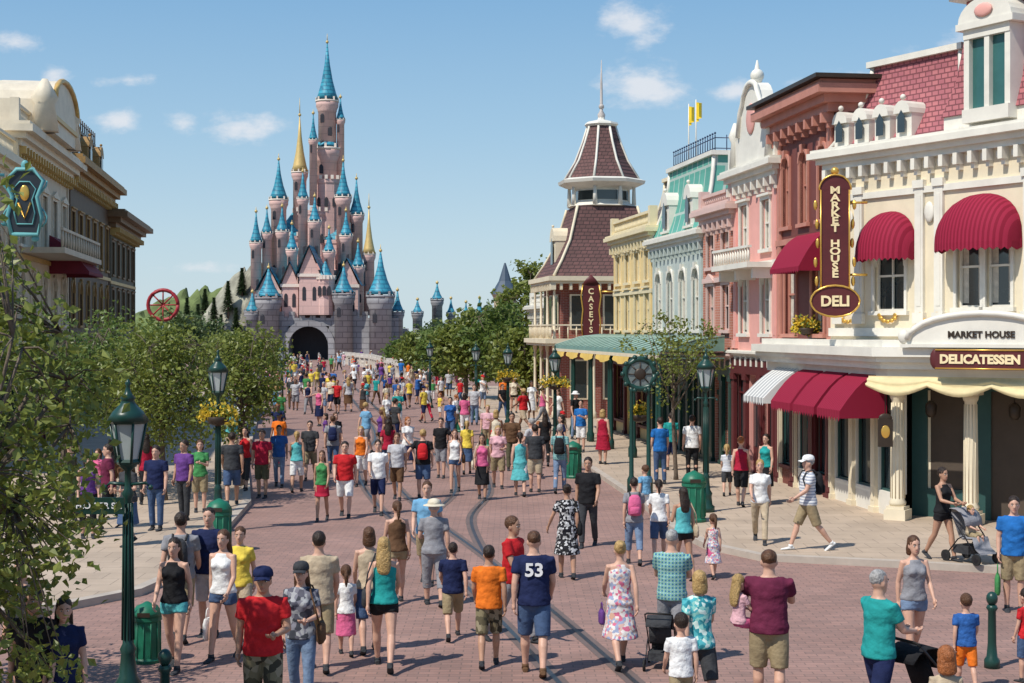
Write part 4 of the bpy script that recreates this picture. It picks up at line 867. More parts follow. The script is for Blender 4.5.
m.tube([(.37*math.cos(PI*i/n),-.08,7.6+.36*math.sin(PI*i/n)) for i in range(n+1)],.022,6); m.tube([(.57*math.cos(2*PI*i/20),-.09,4.98+.37*math.sin(2*PI*i/20)) for i in range(21)],.025,6)
m.ell((0,0,8.05),.1)
for z in (5.6,7.3): m.tube([(.3,0,z),(.75,0,z)],.03,6)
for s in (-1,1):
    for k in range(5): m.ell((s*(.42+.03*math.sin(k*2)),0,5.45+.45*k),(.05,.03,.12),6,5)
m.build('trim',GOLD,s_)
text(s_,'M\nA\nR\nK\nE\nT\n \nH\nO\nU\nS\nE',.235,(0,-.08,6.6),LCR,ls=.765,bold=.008,sx=1.3); text(s_,'DELI',.34,(0,-.095,4.97),LCR,bold=.012)
s_=thing('hanging_sign','small dark hanging plaque beside the first white column','sign',V((8.15,32.75,0)),0)
m=MB(); m.box(-.16,.16,-.03,.03,1.75,2.35); m.ell((0,0,2.38),(.15,.03,.1)); m.tube([(0,0,2.4),(0,0,2.9)],.012,5); m.build('plaque',BRONZE,s_); m=MB(); m.ell((0,-.03,2.08),(.1,.012,.14)); m.build('emblem',GOLD,s_)
# green canopy with posts
t=thing('shop_canopy','long green glass canopy on slim posts outside the terracotta and yellow shops','canopy',S(62.8,V0),ROTR)
m=MB(); L_=18.6; m.loft([[(0,-.3,4.1),(L_,-.3,4.1)],[(0,-1.2,4.0),(L_,-1.2,4.0)],[(0,-2.3,3.65),(L_,-2.3,3.65)],[(0,-2.35,3.45),(L_,-2.35,3.45)]],cap=False,closed=False,sm=False)
m.add([(L_,-.3,4.1),(L_,-1.2,4.0),(L_,-2.3,3.65),(L_,-.3,3.65)],[(0,1,2,3)]); m.box(0,L_,-2.32,-.3,3.42,3.46)
m.build('canopy_roof',GAWN,t)
for i in range(23): m=MB(); x=L_*i/22; m.tube([(x,-.3,4.12),(x,-1.2,4.02),(x,-2.3,3.67)],.025,5); m.build('canopy_rib',GRIB,t)
m=MB(); m.box(-.02,L_+.02,-2.4,-2.36,3.42,3.53); m.build('gutter',CREAM,t)
for i in range(6):
    for k in (0,.35):
        m=MB(); x=.2+(L_-.8)*i/5+k; m.lathe([(.11,0),(.11,.4),(.07,.5),(.05,3.1),(.1,3.4)],(x,-2.25),10); m.build('post',DGREEN,t)
YSW=mat('swag_yellow',(.66,.46,.12),.8)
for i in range(6):
    m=MB(); x0=.5+(L_-.8)*i/6; k=10; m.loft([[(x0+2.6*j/k,-2.42-.03*math.sin(j*2),3.42),(x0+2.6*j/k,-2.46-.04*math.sin(j*2),3.32-.16*math.sin(PI*j/k))] for j in range(k+1)],cap=False,closed=False); m.build('swag',YSW,t)
# ---------------- left side
def LO(u): return S(u,-9.5)
GLT=mat('gilt_trim',(.55,.36,.12),.45,.2)
t=gen('shop_house','cream left hand house nearest the camera, with a balustrade',LO(44),ROTL,9,8,9.3,TAN,CREAM,[(4.5,6.2,4,1.0,'arch'),(7,8.5,4,1.0,'sash')],4,3.6,DGREEN,(.7,.6),para=.8,pm=TAN)
SAND=mat('paint_sand',(.55,.46,.34),.6); IV=mat('paint_ivory',(.68,.60,.47),.6)
t=gen('shop_house','beige left hand house with rounded white parapet cap',LO(53.2),ROTL,12,8,10.6,SAND,IV,[(4.5,6.4,5,1.1,'archhood'),(7.3,9.4,5,1.1,'ped')],5,3.7,DRED,(.8,.7),para=.7,pm=SAND,bm=GLT)
m=MB(); n=10; m.xprism([(2.5,11.4),(8,11.4),(8,12.6)]+[(5.25+2.75*math.cos(PI*i/n),12.6+1.0*math.sin(PI*i/n)) for i in range(1,n)]+[(2.5,12.6)],-.9,1.2)
for x in (2.4,8.1): m.lathe([(.5,11.4),(.35,12.4),(.5,12.6),(.1,13.3)],(x,-.6),10)
m.build('parapet_cap',IV,t)
m=MB(); m.tube([(2.5,-.95,12.6)]+[(5.25-2.75*math.cos(PI*i/n),-.95,12.6+1.0*math.sin(PI*i/n)) for i in range(1,n)]+[(8,-.95,12.6)],.1,6); m.box(2.5,8,-.98,-.903,11.9,12.05); m.build('cap_moulding',GLT,t)
awning(t,7.2,11.5,6.6,8.0,1.5,DRAWN)
m=MB(); m.box(1,11,-1.5,-.01,7.0,7.2)
for i in range(16): m.lathe([(.04,7.2),(.06,7.5),(.04,7.8)],(1.1+9.8*i/15,-1.4),5)
m.box(1,11,-1.45,-1.35,7.8,7.9); m.build('balcony',SAND,t)
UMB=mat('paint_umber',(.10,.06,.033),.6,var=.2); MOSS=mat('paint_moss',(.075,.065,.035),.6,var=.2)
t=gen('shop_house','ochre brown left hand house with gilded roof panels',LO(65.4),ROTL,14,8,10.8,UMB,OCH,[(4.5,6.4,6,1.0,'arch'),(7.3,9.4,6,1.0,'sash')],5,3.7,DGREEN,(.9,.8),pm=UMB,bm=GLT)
mansard(t,0,14,-.2,7,11.7,13.6,.9,brick('tile_gold',(.42,.25,.07),(.33,.18,.05),(.12,.08,.03),.5,.4,.05),BRONZE)
for x in (2.5,6.5,10.5): dormer(t,x,.0,11.8,1.2,1.5,OCH)
m=MB()
for i in range(20): x=1+12*i/19; m.tube([(x,.6,13.75),(x,.6,14.3)],.03,4)
m.tube([(1,.6,14.1),(13,.6,14.1)],.03,4); m.build('iron_cresting',BRONZE,t)
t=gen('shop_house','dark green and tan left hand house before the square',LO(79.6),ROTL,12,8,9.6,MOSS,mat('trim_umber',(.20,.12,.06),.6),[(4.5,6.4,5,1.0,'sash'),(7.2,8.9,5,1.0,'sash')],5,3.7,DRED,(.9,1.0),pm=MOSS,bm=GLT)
q=W(25,205,38.); s_=thing('hanging_sign','dark ornate blade sign in a pale blue frame at the upper left','sign',V((q.x,q.y,0)),R(10))
z=q.z; sp_=[(-.32,-.75),(.32,-.75),(.42,-.3),(.3,.2),(.46,.62),(.2,.9),(-.2,.9),(-.46,.62),(-.3,.2),(-.42,-.3)]
m=MB(); m.xprism([(a,z+b) for a,b in sp_],-.06,.06); m.build('board',mat('sign_navy',(.025,.035,.045),.5),s_)
m=MB(); lp=sp_+[sp_[0]]; m.tube([(a,-.06,z+b) for a,b in lp],.055,6); m.tube([(a*.6,-.075,z+b*.65) for a,b in lp],.02,5)
m.tube([(-.5,0,z+.75),(-1.6,0,z+.75)],.04,6); m.tube([(-.45,0,z-.5),(-1.6,0,z-.5)],.04,6); m.ell((0,0,z+1.0),(.1,.06,.14))
for s in (-1,1):
    m.tube([(s*(.42+.12*math.sin(k*.9)),-.02,z-.55+.13*k) for k in range(10)],.025,5); m.ell((s*.25,0,z-.85),(.1,.05,.08))
m.build('frame',mat('sign_teal',(.12,.36,.38),.5),s_)
m=MB(); m.ell((0,-.07,z+.3),(.12,.03,.2)); m.tube([(-.15,-.08,z+.05),(0,-.08,z-.35),(.15,-.08,z+.05)],.03,5); m.build('scroll',GOLD,s_)
q=W(163,305,95.); s_=thing('round_sign','round red sign with spokes far down the left side','sign',V((q.x,q.y,0)),0); m=MB(); n=24
m.tube([(.95*math.cos(2*PI*i/n),0,q.z+.95*math.sin(2*PI*i/n)) for i in range(n+1)],.12,8)
for i in range(8): a=PI/4*i; m.tube([(0,0,q.z),(.95*math.cos(a),0,q.z+.95*math.sin(a))],.05,5)
m.build('wheel_frame',mat('sign_red',(.35,.025,.035),.5),s_); m=MB(); m.lathe([(.1,0),(.07,q.z-.9)],n=8); m.build('pole',DGREEN,s_)
print('buildings',time.time()-T0)
# ------------------------------------------------ castle stand-in (plain, generic)
CP=brick('castle_pink',(.70,.47,.43),(.66,.43,.39),(.56,.38,.35),2.4,1.1,.06,var=.13,vs=.2,rough=.8); CB=brick('castle_blue_tile',(.05,.31,.42),(.04,.26,.36),(.03,.16,.25),1.2,.6,.08,var=.22,rough=.45)  # pink raised paler: slight distance haze put into the base colour
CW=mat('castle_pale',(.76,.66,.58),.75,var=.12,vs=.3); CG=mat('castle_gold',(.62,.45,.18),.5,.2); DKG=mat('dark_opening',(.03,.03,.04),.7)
cy=217.; kp=F/cy; org=V(((310-512)/kp,cy,0)); t=thing('castle','pale pink fairy tale castle with many blue pointed roofs above a grey stone wall','castle',org,0)
def cx_(px): return (px-310)/kp
def cz(y): return (330+4.3*kp-y)/kp
def tower(px,yb,yt,r,tip,dy=0,m_=CP,rm=CB,win=2,n=16,fl=1.25,fin=.14):
    x=cx_(px); zb=cz(yb); zt=cz(yt); r=r/kp; ztip=cz(tip); m=MB()
    m.lathe([(r,zb),(r,zt-1.3*r),(r*1.06,zt-1.25*r),(r*1.06,zt-1.1*r),(r*1.24,zt-.7*r),(r*1.27,zt)],(x,dy),n); o=m.build('tower',[m_],t)
    m=MB()
    for i in range(n):
        a=2*PI*i/n
        if i%2==0: m.box(x+r*1.2*math.cos(a)-r*.1,x+r*1.2*math.cos(a)+r*.1,dy+r*1.2*math.sin(a)-r*.1,dy+r*1.2*math.sin(a)+r*.1,zt,zt+r*.35)
    m.lathe([(r*1.3,zt-.2*r),(r*1.33,zt+.001)],(x,dy),n); m.build('parapet',CW if m_ is CP else STONE,o)
    m=MB(); h=ztip-zt; m.lathe([(r*fl,zt+r*.12),(r*1.0,zt+h*.12),(r*.62,zt+h*.34),(r*.3,zt+h*.62),(.05,ztip)],(x,dy),n); m.build('roof',rm,o)
    m=MB(); m.tube([(x,dy,ztip-.2),(x,dy,ztip+h*fin)],[.1,.03],6); m.ell((x,dy,ztip),.24,8,5); m.build('finial',CG,o)
    for k in range(win):
        m=MB(); zz=zt-1.9*r-(zt-zb)*.8*k/max(1,win); a0=R(-90+25*((k%2)*2-1))
        xx=x+r*1.0*math.cos(a0); yy=dy+r*1.0*math.sin(a0); w=min(.32,r*.22); m.box(xx-w,xx+w,yy-.12,yy+.1,zz-.9,zz+.2); m.ell((xx,yy,zz+.2),(w,.12,w),8,6)
        m.build('window',DKG,o)
    return o
def drum(px,yb,yt,r,dy,m_=CP,cap=None):
    x=cx_(px); r=r/kp; zb,zt=cz(yb),cz(yt); m=MB(); m.lathe([(r,zb),(r,zt-.8),(r*1.05,zt-.5),(r*1.05,zt)],(x,dy),12,sm=False); o=m.build('drum',m_,t); m=MB()
    for i in range(16): a=2*PI*i/16; m.box(x+r*math.cos(a)-.22,x+r*math.cos(a)+.22,dy+r*math.sin(a)-.22,dy+r*math.sin(a)+.22,zt,zt+.6)
    m.build('battlement',CW,o)
    if cap: m=MB(); m.lathe([(r*1.0,zt+.02),(r*.55,zt+(cz(cap)-zt)*.45),(.1,cz(cap))],(x,dy),12,sm=False); m.build('roof',CB,o)
    for i in range(3):
        a=R(-120+30*i); m=MB(); xx=x+r*math.cos(a); yy=dy+r*math.sin(a); zz=(zb+zt)/2+1; m.box(xx-.25,xx+.25,yy-.15,yy+.1,zz-.8,zz+.3); m.ell((xx,yy,zz+.3),(.25,.15,.3),8,6); m.build('window',DKG,o)
    return o
def block(px0,px1,yb,yt,dy0,dy1,m_,roof=None,ry=None):
    m=MB(); x0,x1=cx_(px0),cx_(px1); m.box(x0,x1,dy0,dy1,cz(yb),cz(yt)); o=m.build('keep',m_,t)
    m=MB(); m.box(x0-.2,x1+.2,dy0-.2,dy0-.01,cz(yt)-.5,cz(yt)-.05); m.build('string_course',CW,o)
    if roof:   # gable facing the street
        m=MB(); xc=(x0+x1)/2; z0=cz(yt); z1=cz(ry)
        m.add([(x0,dy0-.01,z0),(x1,dy0-.01,z0),(xc,dy0-.01,z1-.3)],[(0,1,2)],1)
        m.add([(x0-.5,dy0-.5,z0-.2),(xc,dy0-.5,z1),(xc,dy1,z1),(x0-.5,dy1,z0-.2),(x1+.5,dy0-.5,z0-.2),(x1+.5,dy1,z0-.2)],[(0,1,2,3),(1,4,5,2)],0)
        m.build('roof',[roof,m_],o)
    w=x1-x0; k=max(2,int(w/2))
    for i in range(k):
        m=MB(); x=x0+w*(i+.5)/k; z=(cz(yb)+cz(yt))/2; m.box(x-.25,x+.25,dy0-.06,dy0-.01,z-.9,z+.7); m.ell((x,dy0-.03,z+.7),(.25,.03,.35),8,6); m.build('window',DKG,o)
drum(304,330,268,40,12); drum(281,300,232,21,12,cap=206); drum(330,300,236,22,12,cap=210); drum(303,275,206,21,12); drum(318,232,172,16,12)
block(302,322,315,274,-3,5,CP,CB,246); block(284,300,318,284,-2,5,CP,CB,262); block(336,358,330,284,0,8,CP,CB,258); block(258,280,330,290,0,8,CP,CB,266)
drum(327,315,280,9,-2,cap=262)
tower(317,240,138,11.5,112,12,win=4,fl=1.1); tower(317,140,88,9.5,26,12,win=3); tower(331,175,108,4,84,12,win=1); tower(305,200,132,4,104,9,win=1)
tower(289,300,164,7,104,11,rm=CG,win=4,fin=.3); tower(337,300,192,7,154,8,win=3); tower(350,300,210,6.5,172,9,win=3); tower(269,300,194,8,152,9,win=3)
tower(365,315,252,5.5,204,6,rm=CG,fin=.3); tower(249,315,240,5.5,208,6); tower(299,300,196,5,168,4); tower(279,300,230,5.5,204,3); tower(343,262,234,5.5,208,4); tower(259,315,230,5,204,7); tower(312,262,220,5.5,194,3); tower(356,315,266,5.5,240,3); tower(293,315,250,5,224,-1); tower(330,315,252,5,228,-1)
tower(383,362,296,11,252,-4,STONE,CB,1); tower(272,362,298,10.5,268,-3,STONE,CB,1); tower(346,362,294,9,266,-3,STONE,CB,1); tower(256,362,312,6.5,292,-3,STONE,CB,1); tower(398,362,312,5.5,290,-1,STONE,CB,1)
tower(433,352,298,5.5,280,12,STONE,CB,1); tower(447,352,312,4,296,14,STONE,CB,0); tower(414,360,312,5,298,8,STONE,CB,0); tower(463,352,316,4,300,14,STONE,CB,0); tower(478,352,314,4.5,296,10,STONE,CB,0)
m=MB(); gx0,gx1=cx_(291),cx_(331); gt=cz(326)
wall_mb(m,cx_(250),cx_(400),0,cz(318),[(gx0,gx1,0,gt)],y=-2.5,d=4)
m.add([(cx_(250),-2.5,cz(318)),(cx_(400),-2.5,cz(318)),(cx_(400),1.5,cz(318)),(cx_(250),1.5,cz(318))],[(0,1,2,3)])
x=cx_(250)
while x<cx_(400)-.8: m.box(x,x+.8,-2.5,-2.0,cz(318)+.001,cz(318)+.9); x+=1.5
m.box(cx_(400)+.003,cx_(490),2,4,0,cz(334)); m.box(cx_(215),cx_(250)-.003,0,4,0,cz(326))
x=cx_(402)
while x<cx_(488): m.box(x,x+.8,2,2.4,cz(334)+.001,cz(334)+.8); x+=1.5
m.build('curtain_wall',STONE,t)
m=MB(); n=14; r=(gx1-gx0)/2; xc=(gx0+gx1)/2; zc=gt-r
inn=[(xc+r*math.cos(PI*i/n)*.98,zc+r*math.sin(PI*i/n)*.98) for i in range(n+1)]; out=[(xc+(r+.9)*math.cos(PI*i/n),zc+(r+.9)*math.sin(PI*i/n)) for i in range(n+1)]
for i in range(n): m.xprism([out[i],out[i+1],inn[i+1],inn[i]],-2.9,-2.3)
for s in (0,n): a=inn[s][0]; b=out[s][0]; m.box(min(a,b),max(a,b),-2.9,-2.3,0,zc)
for sgn in (0,1):
    for i in range(n//2):
        a=inn[i] if sgn==0 else inn[n-i]; b=inn[i+1] if sgn==0 else inn[n-i-1]; X=gx1 if sgn==0 else gx0
        m.add([(a[0],-2.35,a[1]),(X,-2.35,a[1]),(X,-2.35,gt+.1),(b[0],-2.35,gt+.1),(b[0],-2.35,b[1])],[(0,1,2,3,4)])
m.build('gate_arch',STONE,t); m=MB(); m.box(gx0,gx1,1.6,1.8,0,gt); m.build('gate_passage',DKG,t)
PALE=mat('pale_stone',(.55,.5,.44),.8,var=.15,vs=1)
def parapet_wall(pts,h,label,mt=PALE):
    t=thing('stone_wall',label,'wall',pts[0]); o0=pts[0]; m=MB()
    for a,b in zip(pts,pts[1:]):
        d=(b-a); L=d.length; d.normalize(); nn=V((-d.y,d.x,0))*.25
        for z0,z1,k in ((0,.35,1),(h-.25,h,1.2)):
            r=[tuple(c-o0+V((0,0,z))) for c,z in ((a-nn*k,z0),(a+nn*k,z0),(b+nn*k,z0),(b-nn*k,z0))]; m.prism([(p[0],p[1]) for p in r],z0,z1)
        n=max(2,int(L/.55))
        for i in range(n+1):
            c=a+d*L*i/n-o0
            if i%6==0: m.box(c.x-.3,c.x+.3,c.y-.3,c.y+.3,0,h+.25)
            else: m.lathe([(.12,.3),(.17,.55),(.08,h-.25)],(c.x,c.y),6)
    m.build('balustrade',mt,t)
parapet_wall([G(345,364),G(372,368),G(398,377),G(432,381)],1.3,'pale curved stone balustrade right of the castle approach')
parapet_wall([G(282,364),G(262,368),G(244,376)],1.2,'pale stone balustrade left of the castle approach')
random.seed(3)
def hill(name,cx,cy_,rx,ry,h,m_,seed,am=.5):
    m=MB(); n=60; k=24
    rings=[]
    for j in range(k+1):
        s=1-j/k; rings.append([])
        for i in range(n):
            a=2*PI*i/n; x=cx+rx*s*math.cos(a); y=cy_+ry*s*math.sin(a); nz=noise.noise(V((x*.16+seed,y*.16,0)))+.6*noise.noise(V((x*.5,y*.5,seed))); z=h*(1-s**1.8)*(1+am*nz)+(1.6*nz if 0<j else -.5); rings[-1].append((x+nz*1.5,y+nz,max(z,-.5)))
    m.loft(rings,sm=False); return struct(m.build(name,m_))
ROCK=mat('rock',(.30,.29,.23),.9,var=.5,vs=.5,bump=1.,bs=1.5)
q=W(236,330,216); hill('rock_hill',q.x,228,13,10,11,ROCK,1,.45); q=W(200,330,235); hill('green_hill',q.x,244,26,14,8.5,mat('hill_green',(.13,.17,.06),.9,var=.5,vs=.3,bump=1,bs=1),5)
# ------------------------------------------------ vegetation
LM=leafmat('leaf_olive',(.10,.145,.022),(.30,.33,.07)); LM2=leafmat('leaf_mid',(.075,.13,.025),(.21,.28,.065)); LM3=leafmat('leaf_dark',(.05,.09,.03),(.14,.19,.06),1.); BARK=mat('bark',(.13,.10,.075),.9,var=.3,vs=8,bump=.6,bs=20); LMN=leafmat('leaf_pine',(.025,.05,.02),(.06,.09,.035),1.)
def tree(label,x,y,th,cc,rad,ntw,lpt,ls,seed,lm=LM,tr=.09,name='tree',group=None,z0=0,spread=.3,gap=-.22,limb=9):
    random.seed(seed); t=thing(name,label,'tree',(x,y,z0),0,group); m=MB(); c=V(cc); top=V((random.uniform(-.1,.1),random.uniform(-.1,.1),th))
    m.tube([(0,0,-.05),(0,0,.15),(top.x*.5,top.y*.5,th*.5),top,lerp(top,c,.6)+V((0,0,rad[2]*.3))],[tr*1.5,tr*1.1,tr,tr*.85,tr*.4],9)
    L=MB(); mains=[]
    for i in range(limb):
        a=2*PI*i/limb+random.uniform(-.3,.3); e=random.uniform(-.35,.85); d=V((math.cos(a)*rad[0]*.7,math.sin(a)*rad[1]*.7,e*rad[2]*.85)); s=lerp(top,c,random.uniform(0,.6)); en=c+d; mi=lerp(s,en,.5)+V((random.uniform(-.1,.1),random.uniform(-.1,.1),-.05*rad[2]))
        m.tube([s,mi,en],[tr*.45,tr*.3,tr*.12],6); mains.append((s,mi,en))
    vs=[];fs=[]
    for i in range(ntw):
        while 1:
            d=V((random.uniform(-1,1),random.uniform(-1,1),random.uniform(-1,1)))
            if .25<d.length<1: break
        nn=.78+.5*noise.noise(d*2.1+V((seed,0,0)))+.14*random.random(); d*= nn/max(d.length,.55)*d.length**.4 if d.length>.55 else 1
        e=c+V((d.x*rad[0],d.y*rad[1],d.z*rad[2]))
        if noise.noise(e*1.5/max(rad[0]*.5,.5)+V((0,seed*3.1,0)))<gap: continue
        b=min((mm[k] for mm in mains for k in (1,2)),key=lambda q:(q-e).length)
        if (b-e).length>.15: m.tube([b,lerp(b,e,.5)+V((0,0,.05)),e],[tr*.12,tr*.08,tr*.04],4)
        for k in range(lpt):
            p=e+V((random.gauss(0,spread),random.gauss(0,spread),random.gauss(0,spread*.8)))*rad[0]*.5
            a=V((random.gauss(0,1),random.gauss(0,1),random.gauss(-.3,.7))).normalized(); b2=a.cross(V((random.gauss(0,1),random.gauss(0,1),random.gauss(0,1)))).normalized(); l=ls*random.uniform(.6,1.3); w=l*.32; n=len(vs)
            up=a.cross(b2)*l*.12
            vs+=[p,p+a*l*.45+b2*w-up,p+a*l,p+a*l*.45-b2*w-up]; fs.append((n,n+1,n+2,n+3))
    L.add(vs,fs); L.build('crown',lm,t); m.build('trunk',BARK,t); return t
tree('large tree with long leafy branches filling the left edge',-5.1,13.6,2.0,(.0,0,3.0),(1.5,1.45,2.4),560,20,.11,11,LM,.10,spread=.18,gap=-.14,limb=14)
tree('second leafy tree reaching in at the bottom left corner',-6.8,17.2,1.2,(0,0,2.0),(1.7,1.5,1.9),280,22,.115,14,LM,.08,spread=.2,gap=-.16)
q=G(172,505); tree('round olive green street tree on the left pavement',q.x-.2,q.y,1.5,(0,0,2.85),(1.5,1.45,1.55),330,24,.13,21,LM,.08,z0=.12,gap=-.15)
q=G(240,490); tree('olive green street tree by the left kerb lamp',q.x,q.y,1.5,(0,0,2.9),(1.2,1.3,1.5),270,24,.13,22,LM,.08,z0=.12,gap=-.15)
q=G(128,485); tree('darker street tree behind the left pair',q.x,q.y,1.6,(0,0,3.0),(1.7,1.7,1.6),280,24,.14,23,LM2,.09,z0=.12,gap=-.15)
q=G(62,500); tree('street tree on the left pavement behind the large foreground tree',q.x,q.y,1.6,(0,0,3.0),(1.8,1.7,1.7),280,24,.14,24,LM2,.09,z0=.12,gap=-.15)
q=G(676,484); tree('small sparse street tree beside the round wreath sign',q.x,q.y,1.9,(0,0,3.45),(1.3,1.2,1.35),150,18,.12,31,LM,.055,z0=.12,gap=-.05,spread=.2)
for i,(px,Y,h,r,lb,lm) in enumerate([(466,92,5.6,2.0,'broad green tree at the street end, left of the pavilion',LM),(443,106,4.6,1.7,'rounded tree at the street end nearest the road',LM2),(500,90,6.0,2.0,'tall tree right beside the white terrace',LM2),(529,106,9.4,1.8,'highest feathery tree rising left of the pavilion',LM),(522,82,4.4,1.6,'low bushy tree in front of the pavilion steps',LM),(418,130,4.0,1.8,'small far tree right of the castle gate',LM),(400,150,3.2,1.6,'low tree before the right castle wall',LM2),(440,156,5.0,2.3,'dark tree behind the street end trees',LM3),(486,128,6.2,2.4,'dark leafy tree between the two far towers',LM3),(264,124,3.0,1.6,'low tree on the square left of the crowd',LM2),(232,122,4.0,2.0,'full tree on the square below the rocks',LM),(204,150,5.2,2.4,'dark tree at the end of the left houses',LM3),(178,140,6.2,2.6,'tall dark tree above the round red sign',LM3)]):
    q=W(px,330,Y); tree(lb,q.x,q.y,h*.3,(0,0,h*.6),(r,r,h*.4),200,22,.28+.001*Y,50+i,lm,.14,gap=-.12)
def conifer(px,Y,zb,h,label,s):
    random.seed(s); q=W(px,330,Y); t=thing('pine_tree',label,'tree',(q.x,Y,zb)); m=MB(); m.tube([(0,0,-1),(0,0,h)],[.2,.03],6); m.build('trunk',BARK,t); vs=[];fs=[]
    for i in range(900):
        z=random.random()**.8; r=(1-z)*h*.24*random.uniform(.5,1.1); a=random.uniform(0,2*PI); p=V((r*math.cos(a),r*math.sin(a),z*h)); d=V((math.cos(a),math.sin(a),-.35))*.6; s2=V((-math.sin(a),math.cos(a),0))*.16; n=len(vs); vs+=[p-d*.4-s2,p-d*.4+s2,p+d*.6]; fs.append((n,n+1,n+2))
    L=MB(); L.add(vs,fs); L.build('crown',LMN,t)
for i,(px,Y,zb,h,lb) in enumerate([(214,220,4,5,'pointed pine on the rocks left of the castle'),(228,222,7,4.5,'second pine higher up the castle rocks'),(242,224,9.5,4,'topmost pine against the castle towers'),(198,218,3.5,4.5,'leftmost pine on the castle rocks'),(205,228,6,4.5,'pine behind the leftmost on the rocks'),(236,216,3.5,4,'short pine low on the rocks by the wall'),(221,216,2.5,4,'short pine in front of the rocks'),(250,228,9,3.2,'small pine touching the leftmost castle tower'),(187,222,4,5,'pine at the far left end of the green hill')]): conifer(px,Y,zb,h,lb,i+1)
q=W(505,330,190); t=thing('far_turret','small timbered turret with dark blue pointed roof beyond the trees','building',(q.x,190,0)); m=MB(); m.lathe([(1.4,0),(1.4,8.2),(1.7,8.8)],n=8,sm=False); m.build('wall',TAN,t); m=MB(); m.lathe([(1.8,8.8),(.8,10.5),(.1,12.8)],n=8,sm=False); m.build('roof',mat('slate',(.06,.09,.13),.6),t)
t=gen('veranda_house','low white veranda house between the trees and pavilion',S(86,13.6),ROTR,9,6,5.2,WHITE,WHITE,[(3.7,4.8,5,.9,'arch')],5,3.2,mat('paint_rose',(.5,.2,.17),.6),(.5,.5),para=.6)
# ------------------------------------------------ street furniture
LGL=mat('lamp_glass',(.42,.47,.46),.15,var=.1,spec=.8)
def lamp():
    t=thing('street_lamp','x','street lamp'); m=MB()
    m.lathe([(.2,0),(.2,.12),(.15,.16),(.13,.35),(.15,.42),(.1,.5),(.075,.75),(.09,.8),(.06,.86),(.048,1.4),(.045,2.45),(.07,2.5),(.04,2.56),(.035,2.75),(.09,2.8),(.1,2.84)],n=14)
    for s in (-1,1): m.tube([(0,0,2.6),(s*.2,0,2.62),(s*.24,0,2.58)],[.02,.018,.012],6); m.ell((s*.25,0,2.57),.03,6,5)
    for i in range(10): a=2*PI*i/10; m.tube([(.066*math.cos(a),.066*math.sin(a),.9),(.05*math.cos(a),.05*math.sin(a),2.4)],.009,4)
    m.build('post',DGREEN,t)
    m=MB(); n=6
    for i in range(n): a=2*PI*i/n; m.tube([(.12*math.cos(a),.12*math.sin(a),2.84),(.2*math.cos(a),.2*math.sin(a),3.28)],.016,5)
    m.lathe([(.12,2.82),(.135,2.85),(.12,2.88)],n=6,sm=False); m.lathe([(.21,3.27),(.23,3.3),(.2,3.33)],n=6,sm=False); m.build('lantern_frame',DGREEN,t)
    m=MB(); m.lathe([(.112,2.88),(.19,3.27)],n=6,sm=False); m.build('glass',LGL,t)
    m=MB(); m.lathe([(.235,3.3),(.17,3.4),(.09,3.48),(.07,3.53),(.09,3.55),(.04,3.6),(.02,3.68),(.035,3.71),(.004,3.76)],n=12); m.build('cap',DGREEN,t)
    return t
l0=lamp(); lg='dark green street lamps along both pavements'
LP=[(128,722,'dark green street lamp in the left foreground, nearest the camera'),(218,532,'street lamp with yellow flowers by the left kerb'),(706,517,'street lamp on the right pavement beside the sparse tree'),(555,452,'street lamp with yellow flowers by the right kerb'),(476,420,'street lamp before the broad green tree'),(430,408,'slim lamp left of the green trees'),(282,420,'street lamp on the left side of the far crowd'),(508,431,'street lamp between pavilion and the road')]
for i,(px,py,lb) in enumerate(LP):
    q=G(px,py); z=gz(q)
    if i==0: l0.location=(q.x,q.y,z); l0['label']=lb; l0['group']=lg
    else: dup(l0,(q.x,q.y,z),0,lb)
FL=leafmat('flower_yellow',(.75,.5,.03),(.85,.68,.1))
def flowers(px,py,z,label,w=.45):
    q=G(px,py); random.seed(px); t=thing('flower_basket',label,'flowers',(q.x,q.y-.03,gz(q)+z)); vs=[];fs=[];vs2=[];fs2=[]
    for i in range(520):
        a=random.uniform(0,2*PI); r=w*random.random()**.5; p=V((r*math.cos(a),.4*r*math.sin(a),random.gauss(0,.09)+.12*math.cos(r/w*PI/2))); d=V((random.gauss(0,1),random.gauss(0,1),random.gauss(0,1))).normalized()*.045; e=d.cross(V((random.gauss(0,1),random.gauss(0,1),random.gauss(0,1)))).normalized()*.035
        if i%3: n=len(vs); vs+=[p-d,p+e,p+d,p-e]; fs.append((n,n+1,n+2,n+3))
        else: n=len(vs2); vs2+=[p-d,p+e,p+d,p-e]; fs2.append((n,n+1,n+2,n+3))
    m=MB(); m.add(vs,fs); m.build('blossom',FL,t); m=MB(); m.add(vs2,fs2); m.build('foliage',LM2,t); m=MB(); m.lathe([(.05,-.22),(.2,-.16),(.26,-.03),(.24,-.02)],n=12); m.build('basket',BRONZE,t)
flowers(218,532,2.35,'yellow flower basket on the left kerb lamp'); flowers(555,452,2.4,'yellow flower basket on the right kerb lamp',.6); flowers(640,496,2.0,'yellow flower basket under the round wreath sign',.3); flowers(508,431,2.3,'yellow flower basket on the lamp between pavilion and road',.5); flowers(740,470,2.9,'yellow and green basket above the canopy end',.4)
flowers(806,497,4.25,'yellow flowers on the ledge below the blade sign',.4)
q=G(128,722); s_=thing('street_name_sign','small green street name sign on the nearest lamp post','sign',(q.x-.02,q.y-.16,0)); m=MB(); m.box(-.52,.02,-.015,.015,2.3,2.48); m.tube([(0,0,2.39),(0,.12,2.39)],.015,6); m.build('plate',mat('sign_green',(.01,.04,.03),.4),s_); text(s_,'FLOWER ST.',.092,(-.25,-.02,2.39),NUM,ext=.003,bold=.002)
